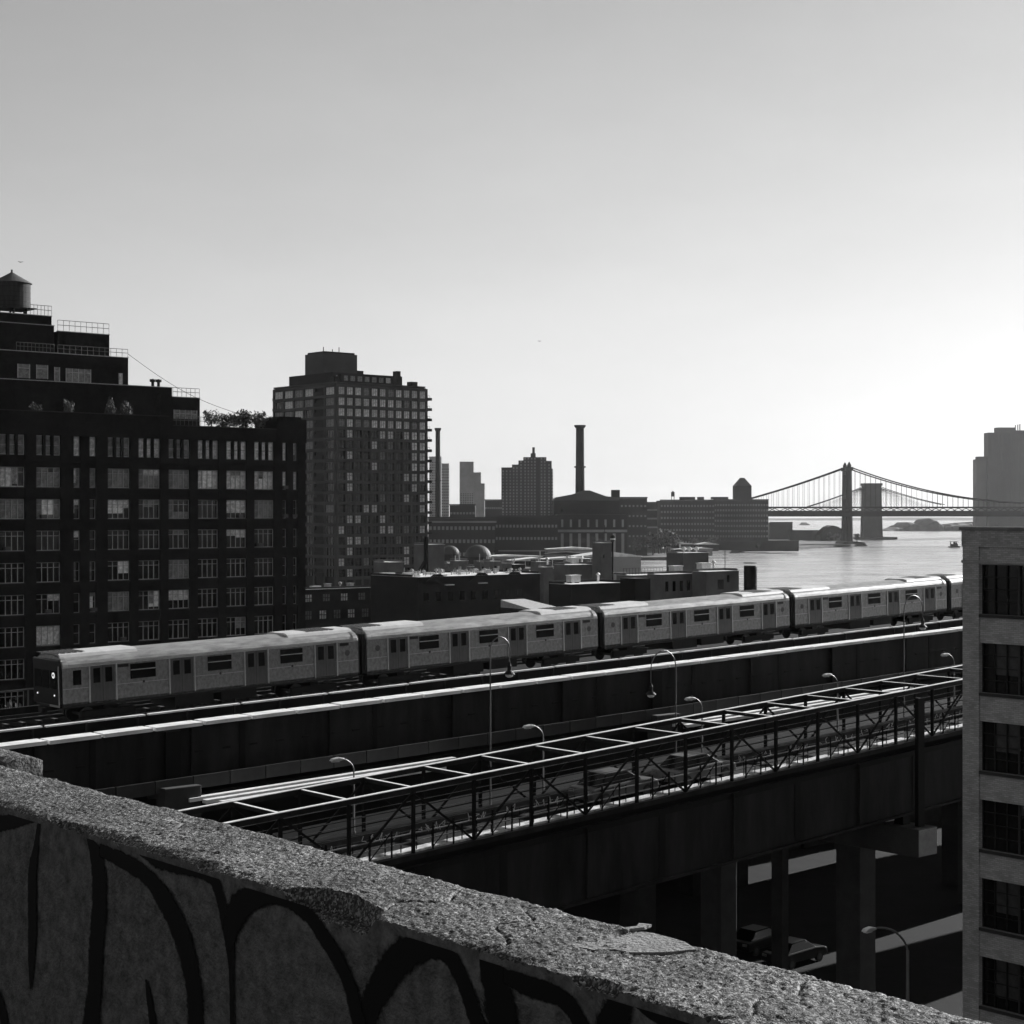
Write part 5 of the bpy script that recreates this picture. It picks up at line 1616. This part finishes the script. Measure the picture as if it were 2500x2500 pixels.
# waterfront blocks at the bridge
t, w, h = far_block("tank_house_block", "dark waterfront block with a roof tank, left of the cupola building", 1612, 1745, 1222, 1780, 50, M_FARB)
win_rows(t, w, h, 18, 7, 1.8, 2.2, M_FARL)
for (a, b_, py, y) in ((1664, 1698, 1213, 4), (1708, 1720, 1213, 4)):
    Y = 1780
    MB().box(wx(a, Y) - wx(1678.5, Y), wx(b_, Y) - wx(1678.5, Y), y, y + 20, h + 1.01, zz(py, Y) - 2).build("roof_house", M_FARB, t)
Y = 1770; tk2 = thing("roof_water_tank", "tiny dark roof water tank on the far waterfront block", "water tank", (wx(1646, Y), Y + 15, zz(1222, Y) + 1), 0)
rr = 4.5 / F * Y
for (dx, dy) in ((-1, -1), (1, -1), (1, 1), (-1, 1)):
    MB().tube((dx * rr * .7, dy * rr * .7, -.5), (dx * rr * .7, dy * rr * .7, 3.2), .2, 5).build("leg", M_STEEL_B, tk2)
MB().lathe([(rr, 3.2), (rr, 7.4), (rr * 1.1, 7.5), (.2, 8.9)], n=14).build("barrel", M_WOOD, tk2)
t, w, h = far_block("cupola_building", "big waterfront block with a pointed cupola tower beside the bridge", 1743, 1876, 1221, 1830, 50, M_FARB)
win_rows(t, w, h, 20, 8, 1.8, 2.2, M_FARL)
Y = 1830; cx = wx(1816, Y) - wx(1809.5, Y); cr = 20.5 / F * Y; cz0 = h + 1.0; cz1 = zz(1186, Y) - 2; cz2 = zz(1166, Y) - 2
MB().box(cx - cr, cx + cr, 5, 5 + 2 * cr, cz0 + .01, cz1).build("cupola", M_FARB, t)
ky = 5 + cr
MB().add([(cx - cr, 5, cz1 + .02), (cx + cr, 5, cz1 + .02), (cx + cr, 5 + 2 * cr, cz1 + .02), (cx - cr, 5 + 2 * cr, cz1 + .02), (cx - 2.2, ky - 2.2, cz2), (cx + 2.2, ky - 2.2, cz2), (cx + 2.2, ky + 2.2, cz2), (cx - 2.2, ky + 2.2, cz2)],
         [(0, 1, 5, 4), (1, 2, 6, 5), (2, 3, 7, 6), (3, 0, 4, 7), (4, 5, 6, 7), (3, 2, 1, 0)]).build("cupola_roof", gmat("far_roof", .06), t)
MB().box(wx(1743, Y) - wx(1809.5, Y), wx(1780, Y) - wx(1809.5, Y), 6, 30, h + 1.01, zz(1213, Y) - 2).build("roof_house", M_FARB, t)
# quay sheds on the point
for (px0, px1, py, Y, lab) in ((1740, 1950, 1322, 1700, "long low dark pier shed at the water's edge"), (1880, 1935, 1276, 2350, "flat dark pier building under the bridge deck"), (1930, 1998, 1296, 2300, "low dark quay building beside the round shed")):
    t, w, h = far_block("pier_shed", lab, px0, px1, py, Y, 14, M_FARB, 1.5)
Y = 2250
rs = thing("round_roof_shed", "dark shed with rounded roof left of the bridge tower", "shed", (wx(2036, Y), Y, 2), 0)
rw = 32 / F * Y
MB().prism([(-rw, 0), (-rw, 8), (-rw * .8, 13), (-rw * .4, 18.5), (-rw * .1, 20.5), (rw * .3, 19), (rw * .7, 15), (rw, 13), (rw, 0)], 0, 40, 'y').build("vaulted_hall", M_FARB, rs)

# ================================================================= bridges
M_BR = gmat("bridge_steel", .012, .8, var=.25, scale=.05, spec=.1)
M_BR2 = gmat("bridge_stone", .035, .9, var=.3, scale=.05, spec=.1)
Y = 2050.0
def bx(px): return wx(px, Y)
X0 = bx(2068)
br = thing("suspension_bridge", "dark steel suspension bridge with slender tower spanning the river", "bridge", (X0, Y, 0), 0)
def q(px): return bx(px) - X0
zd = [(1640, 1262 - 8, 0)]
W2 = 17
MB().box(q(1700), q(2760), -W2, W2, zz(1241, Y), zz(1237, Y)).build("upper_deck", M_BR, br)
MB().box(q(1700), q(2760), -W2, W2, zz(1261, Y), zz(1250, Y)).build("lower_deck", M_BR, br)
for y in (-W2 - .3, W2 + .3):
    b = MB(); x = q(1700); i = 0
    stepx = 9.0
    while x < q(2760):
        za, zb_ = (zz(1250, Y), zz(1241, Y)) if i % 2 else (zz(1241, Y), zz(1250, Y))
        b.bar((x, y, za), (x + stepx, y, zb_), .8, .8); x += stepx; i += 1
    tag(b.build("web_members", M_BR, br), kind="stuff")
for y in (-13, 13):
    for (r0, r1, z0, z1) in ((4.6, 3.2, zz(1322, Y), zz(1146, Y)),):
        MB().lathe([(r0, z0), (r0 * .85, z0 + 30), (r1, z1)], n=8).build("tower_leg", M_BR, br, (0, y, 0))
    MB().box(-4.2, 4.2, y - 4, y + 4, zz(1150, Y), zz(1141, Y)).build("tower_head", M_BR, br)
    MB().lathe([(2.2, zz(1141, Y)), (2.6, zz(1137, Y)), (1.2, zz(1131, Y)), (.3, zz(1128, Y))], cx=0, cy=y, n=10).build("finial", M_BR, br)
    # cables
    PR = []
    for i in range(31):
        x = 224 * i / 30; u = 1 - i / 30
        PR.append((x, y, zz(1228, Y) + (zz(1140, Y) - zz(1228, Y)) * u * u))
    PRm = [(448 - x, y_, z) for x, y_, z in reversed(PR[:-1])]
    PL = []
    xe = q(1760)
    for i in range(25):
        u = i / 24
        PL.append((xe * u, y, zz(1140, Y) + (zz(1236, Y) - zz(1140, Y)) * (u * 1.22 - .22 * u * u)))
    MB().path(PR + PRm, .75, 6).build("main_cable", M_BR, br)
    MB().path(PL, .75, 6).build("side_cable", M_BR, br)
    sus = MB()
    def zat(path, x):
        for a, c in zip(path, path[1:]):
            lo, hi = sorted((a[0], c[0]))
            if lo <= x <= hi and hi > lo:
                f_ = (x - a[0]) / (c[0] - a[0]); return a[2] + (c[2] - a[2]) * f_
        return None
    x = -140
    while x < 300:
        z = zat(PL, x) if x < 0 else zat(PR + PRm, x)
        if z and abs(x) > 5 and z > zz(1236, Y) + .5:
            sus.box(x - .14, x + .14, y - .14, y + .14, zz(1238, Y), z)
        x += 6.1
    tag(sus.build("suspenders", M_BR, br), kind="stuff")
MB().box(-3, 3, -9.5, 9.5, zz(1160, Y), zz(1152, Y)).build("tower_strut", M_BR, br)
MB().box(-3, 3, -9.5, 9.5, zz(1236, Y) + 9, zz(1236, Y) + 13).build("tower_strut", M_BR, br)
MB().prism([(-11, -1), (-10, 3.0), (-6, 5.5), (6, 5.5), (16, 4.5), (20, -1)], -24, 24, 'y').build("pier", M_BR2, br)

Y = 2553.0; X0 = bx(2127.5)
bb = thing("stone_tower_bridge", "older bridge with massive stone tower behind the steel suspension bridge", "bridge", (X0, Y, 0), 0)
hw = 22.5 / F * Y
MB().prism([(-hw * 1.08, -1), (-hw * 1.0, 38), (-hw * .95, zz(1186, Y)), (hw * .95, zz(1186, Y)), (hw * 1.0, 38), (hw * 1.1, -1)], -10, 10, 'y').build("stone_tower", M_BR2, bb)
MB().box(-hw * 1.04, hw * 1.04, -11, 11, zz(1185.9, Y), zz(1180, Y)).build("tower_cornice", M_BR2, bb)
MB().box(-hw * 1.8, hw * 2.6, -14, 14, -1, 3).build("pier", M_BR2, bb)
MB().box(q(1700) * 1.25 + 60, 420, -12, 12, 38.5, 42).build("deck", M_BR, bb)
for y in (-10, 10):
    P = []
    for i in range(21):
        u = i / 20; P.append((-hw - 80 * u, y, zz(1190, Y) + (zz(1237, Y) - zz(1190, Y)) * (1.15 * u - .15 * u * u)))
    MB().path(P, .55, 5).build("cable", M_BR, bb)
    P = []
    for i in range(21):
        u = i / 20; P.append((hw + 92 * u, y, zz(1190, Y) + (zz(1232, Y) - zz(1190, Y)) * (1.3 * u - .3 * u * u)))
    MB().path(P, .55, 5).build("cable", M_BR, bb)
    b = MB()
    for sg, L_, ye in ((-1, 80, 1237), (1, 92, 1232)):
        for i in range(1, 16):
            u = i / 16
            zc = zz(1190, Y) + (zz(ye, Y) - zz(1190, Y)) * ((1.15 * u - .15 * u * u) if sg < 0 else (1.3 * u - .3 * u * u))
            x = sg * (hw + L_ * u)
            b.box(x - .12, x + .12, y - .12, y + .12, 42, zc)
            b.bar((sg * hw * .9, y, zz(1192, Y)), (x, y, 42), .16, .16)
    tag(b.build("stay_wires", M_BR, bb), kind="stuff")

# hazy tower at far right, standing beyond the bridge
Y = 2720.0; X0 = bx(2440)
ht = thing("hazy_tower", "hazy grey stepped skyscraper behind the bridge at the right edge", "building", (X0, Y, 0), 0)
def hx(px): return bx(px) - X0
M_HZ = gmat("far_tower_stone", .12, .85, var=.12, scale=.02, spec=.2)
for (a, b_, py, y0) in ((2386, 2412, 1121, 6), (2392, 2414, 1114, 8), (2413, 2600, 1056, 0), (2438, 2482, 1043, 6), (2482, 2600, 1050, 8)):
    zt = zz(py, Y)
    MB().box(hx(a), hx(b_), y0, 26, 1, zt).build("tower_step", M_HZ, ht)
b = MB()
for i in range(40):
    x = hx(2415) + i * 2.9
    b.box(x, x + 1.0, -1.2, -.05, 3, zz(1058, Y))
tag(b.build("facade_ribs", M_HZ, ht), kind="stuff")
for i, dx in enumerate((2488, 2494, 2499)):
    MB().tube((hx(dx), 20, zz(1050, Y)), (hx(dx), 20, zz(1036 - i, Y)), .8, 6).build("mast", M_HZ, ht)

# island, boats
isl = MB(); n1 = 60; rng = random.Random(4)
prof = []
for i in range(n1 + 1):
    px = 2168 + (2440 - 2168) * i / n1
    u = (px - 2168) / 60
    y = 1297 - 12 * min(1, u) - (9 * math.exp(-((px - 2235) / 18) ** 2)) - (20 * math.exp(-((px - 2288) / 16) ** 2)) - max(0, min(10, (px - 2310) / 8)) - 2 * noise.noise((px * .12, 0, 0))
    prof.append((px, y))
Y = 3600
vs = []
for k, (dy, f_) in enumerate(((0, 0), (15, .8), (60, 1.0), (160, .9), (260, 0))):
    for (px, y) in prof:
        base = -.5
        vs.append((wx(px, Y), Y + dy, base + (zz(y, Y) - base) * f_ + (rng.uniform(-1.2, 1.2) if 0 < f_ else 0)))
m_ = n1 + 1
fs = [(k * m_ + i, k * m_ + i + 1, (k + 1) * m_ + i + 1, (k + 1) * m_ + i) for k in range(4) for i in range(n1)]
isl.add(vs, fs)
tag(isl.build("wooded_island", gmat("island_wood", .06, .9, var=.5, scale=.03)), kind="structure")
def boat(name, label, px, py, L_, W_, kind):
    Y = 40.0 / (py - 1250) * F
    t = thing(name, label, "boat", (wx(px, Y), Y, 0), .25)
    MB().prism([(-L_ / 2, .8), (-L_ / 2 + .6, -.4), (L_ / 2 - 1, -.4), (L_ / 2, 1.6), (L_ / 2 - .5, 1.7), (-L_ / 2, 1.3)], -W_ / 2, W_ / 2, 'y').build("hull", M_STEEL_B, t)
    if kind == 'tug':
        MB().box(-L_ * .30, L_ * .28, -W_ * .35, W_ * .35, 1.5, 4.2).build("deckhouse", M_STEEL_D, t)
        MB().box(-L_ * .05, L_ * .22, -W_ * .28, W_ * .28, 4.21, 6.6).build("wheelhouse", M_STEEL_D, t)
        MB().box(-L_ * .42, L_ * .3, -W_ * .42, W_ * .42, 6.65, 7.0).build("canopy", M_STEEL_D, t)
        MB().tube((-L_ * .36, 0, 1.4), (-L_ * .36, 0, 6.7), .5, 8).build("funnel", M_STEEL_B, t)
        MB().box(-L_ * .02, L_ * .225, -W_ * .29, W_ * .29, 5.2, 6.0).build("wheelhouse_glass", M_GLASS_P, t)
    else:
        MB().box(-L_ * .4, L_ * .35, -W_ * .4, W_ * .4, 1.8, 5.0).build("cabin", M_FARL, t)
        MB().box(-L_ * .3, L_ * .2, -W_ * .38, W_ * .38, 5.05, 8.0).build("upper_cabin", M_FARL, t)
boat("tug_boat", "small dark workboat on the river beside the brick building", 2330, 1337, 13.0, 5.0, 'tug')
boat("far_ferry", "tiny hazy ferry far out on the bay left of the bridge tower", 1964, 1282, 34.0, 10.0, 'ferry')

# trees of the far bank
random.seed(52)
spots = []
for i in range(22): spots.append((random.uniform(1100, 1330), random.uniform(1150, 1450), random.uniform(13, 20)))
for i in range(26): spots.append((random.uniform(1500, 1640), random.uniform(1480, 1740), random.uniform(14, 24)))
for i in range(16): spots.append((random.uniform(1640, 1860), random.uniform(1690, 1760), random.uniform(8, 13)))
for i in range(10): spots.append((random.uniform(1990, 2100), random.uniform(2140, 2230), random.uniform(8, 13)))
for i in range(14): spots.append((random.uniform(1060, 1240), random.uniform(690, 800), random.uniform(8, 14)))
for i, (px, Y, h) in enumerate(spots):
    if i < 22: lab, grp = "hazy leafy tree in the belt left of the residential tower", "trees below the residential tower"
    elif i < 48: lab, grp = "hazy leafy tree on the wooded slope right of the power station", "trees right of the power station"
    elif i < 64: lab, grp = "low tree along the waterfront below the cupola building", "trees along the waterfront"
    elif i < 74: lab, grp = "small tree at the foot of the bridge tower", "trees at the bridge foot"
    else: lab, grp = "leafy yard tree near the storage domes", "trees near the domes"
    tree("bank_tree", lab, (wx(px, Y), Y, 2.5), h, h * .42, LEAF_FAR, i, "tree", grp, .2)

# birds
def bird(label, px, py, Y):
    t = thing("bird", label, "bird", (wx(px, Y), Y, zz(py, Y)), .4)
    MB().lathe([(.01, -.2), (.06, -.1), (.07, 0), (.05, .12), (.01, .22)], n=8).build("body", M_STEEL_B, t, (0, 0, 0), (R(90), 0, R(70)))
    for sg in (-1, 1):
        MB().add([(0, .05, 0), (0, -.07, 0), (sg * .28, -.05, .12), (sg * .5, -.02, .06), (sg * .3, .06, .13),
                  (0, .05, -.012), (0, -.07, -.012), (sg * .28, -.05, .108), (sg * .5, -.02, .05), (sg * .3, .06, .118)],
                 [(0, 1, 2, 3, 4), (9, 8, 7, 6, 5), (0, 5, 6, 1), (1, 6, 7, 2), (2, 7, 8, 3), (3, 8, 9, 4), (4, 9, 5, 0)]).build("wing", M_STEEL_B, t)
bird("tiny dark bird in the sky above the chimneys", 1317, 833, 420)
bird("tiny dark bird above the water tank at left", 50, 640, 300)

# ================================================================= air
hz = MB().box(-11500, 11500, -3200, 11500, -1.5, 190.0)
hm = bpy.data.materials.new("haze_air"); hm.use_nodes = True
nt = hm.node_tree
for n in list(nt.nodes): nt.nodes.remove(n)
vp = nt.nodes.new("ShaderNodeVolumePrincipled"); out = nt.nodes.new("ShaderNodeOutputMaterial")
vp.inputs["Color"].default_value = (.95, .95, .95, 1)
vp.inputs["Density"].default_value = 1.8e-5
vp.inputs["Anisotropy"].default_value = .35
nt.links.new(vp.outputs[0], out.inputs["Volume"])
tag(hz.build("haze", hm), kind="stuff")
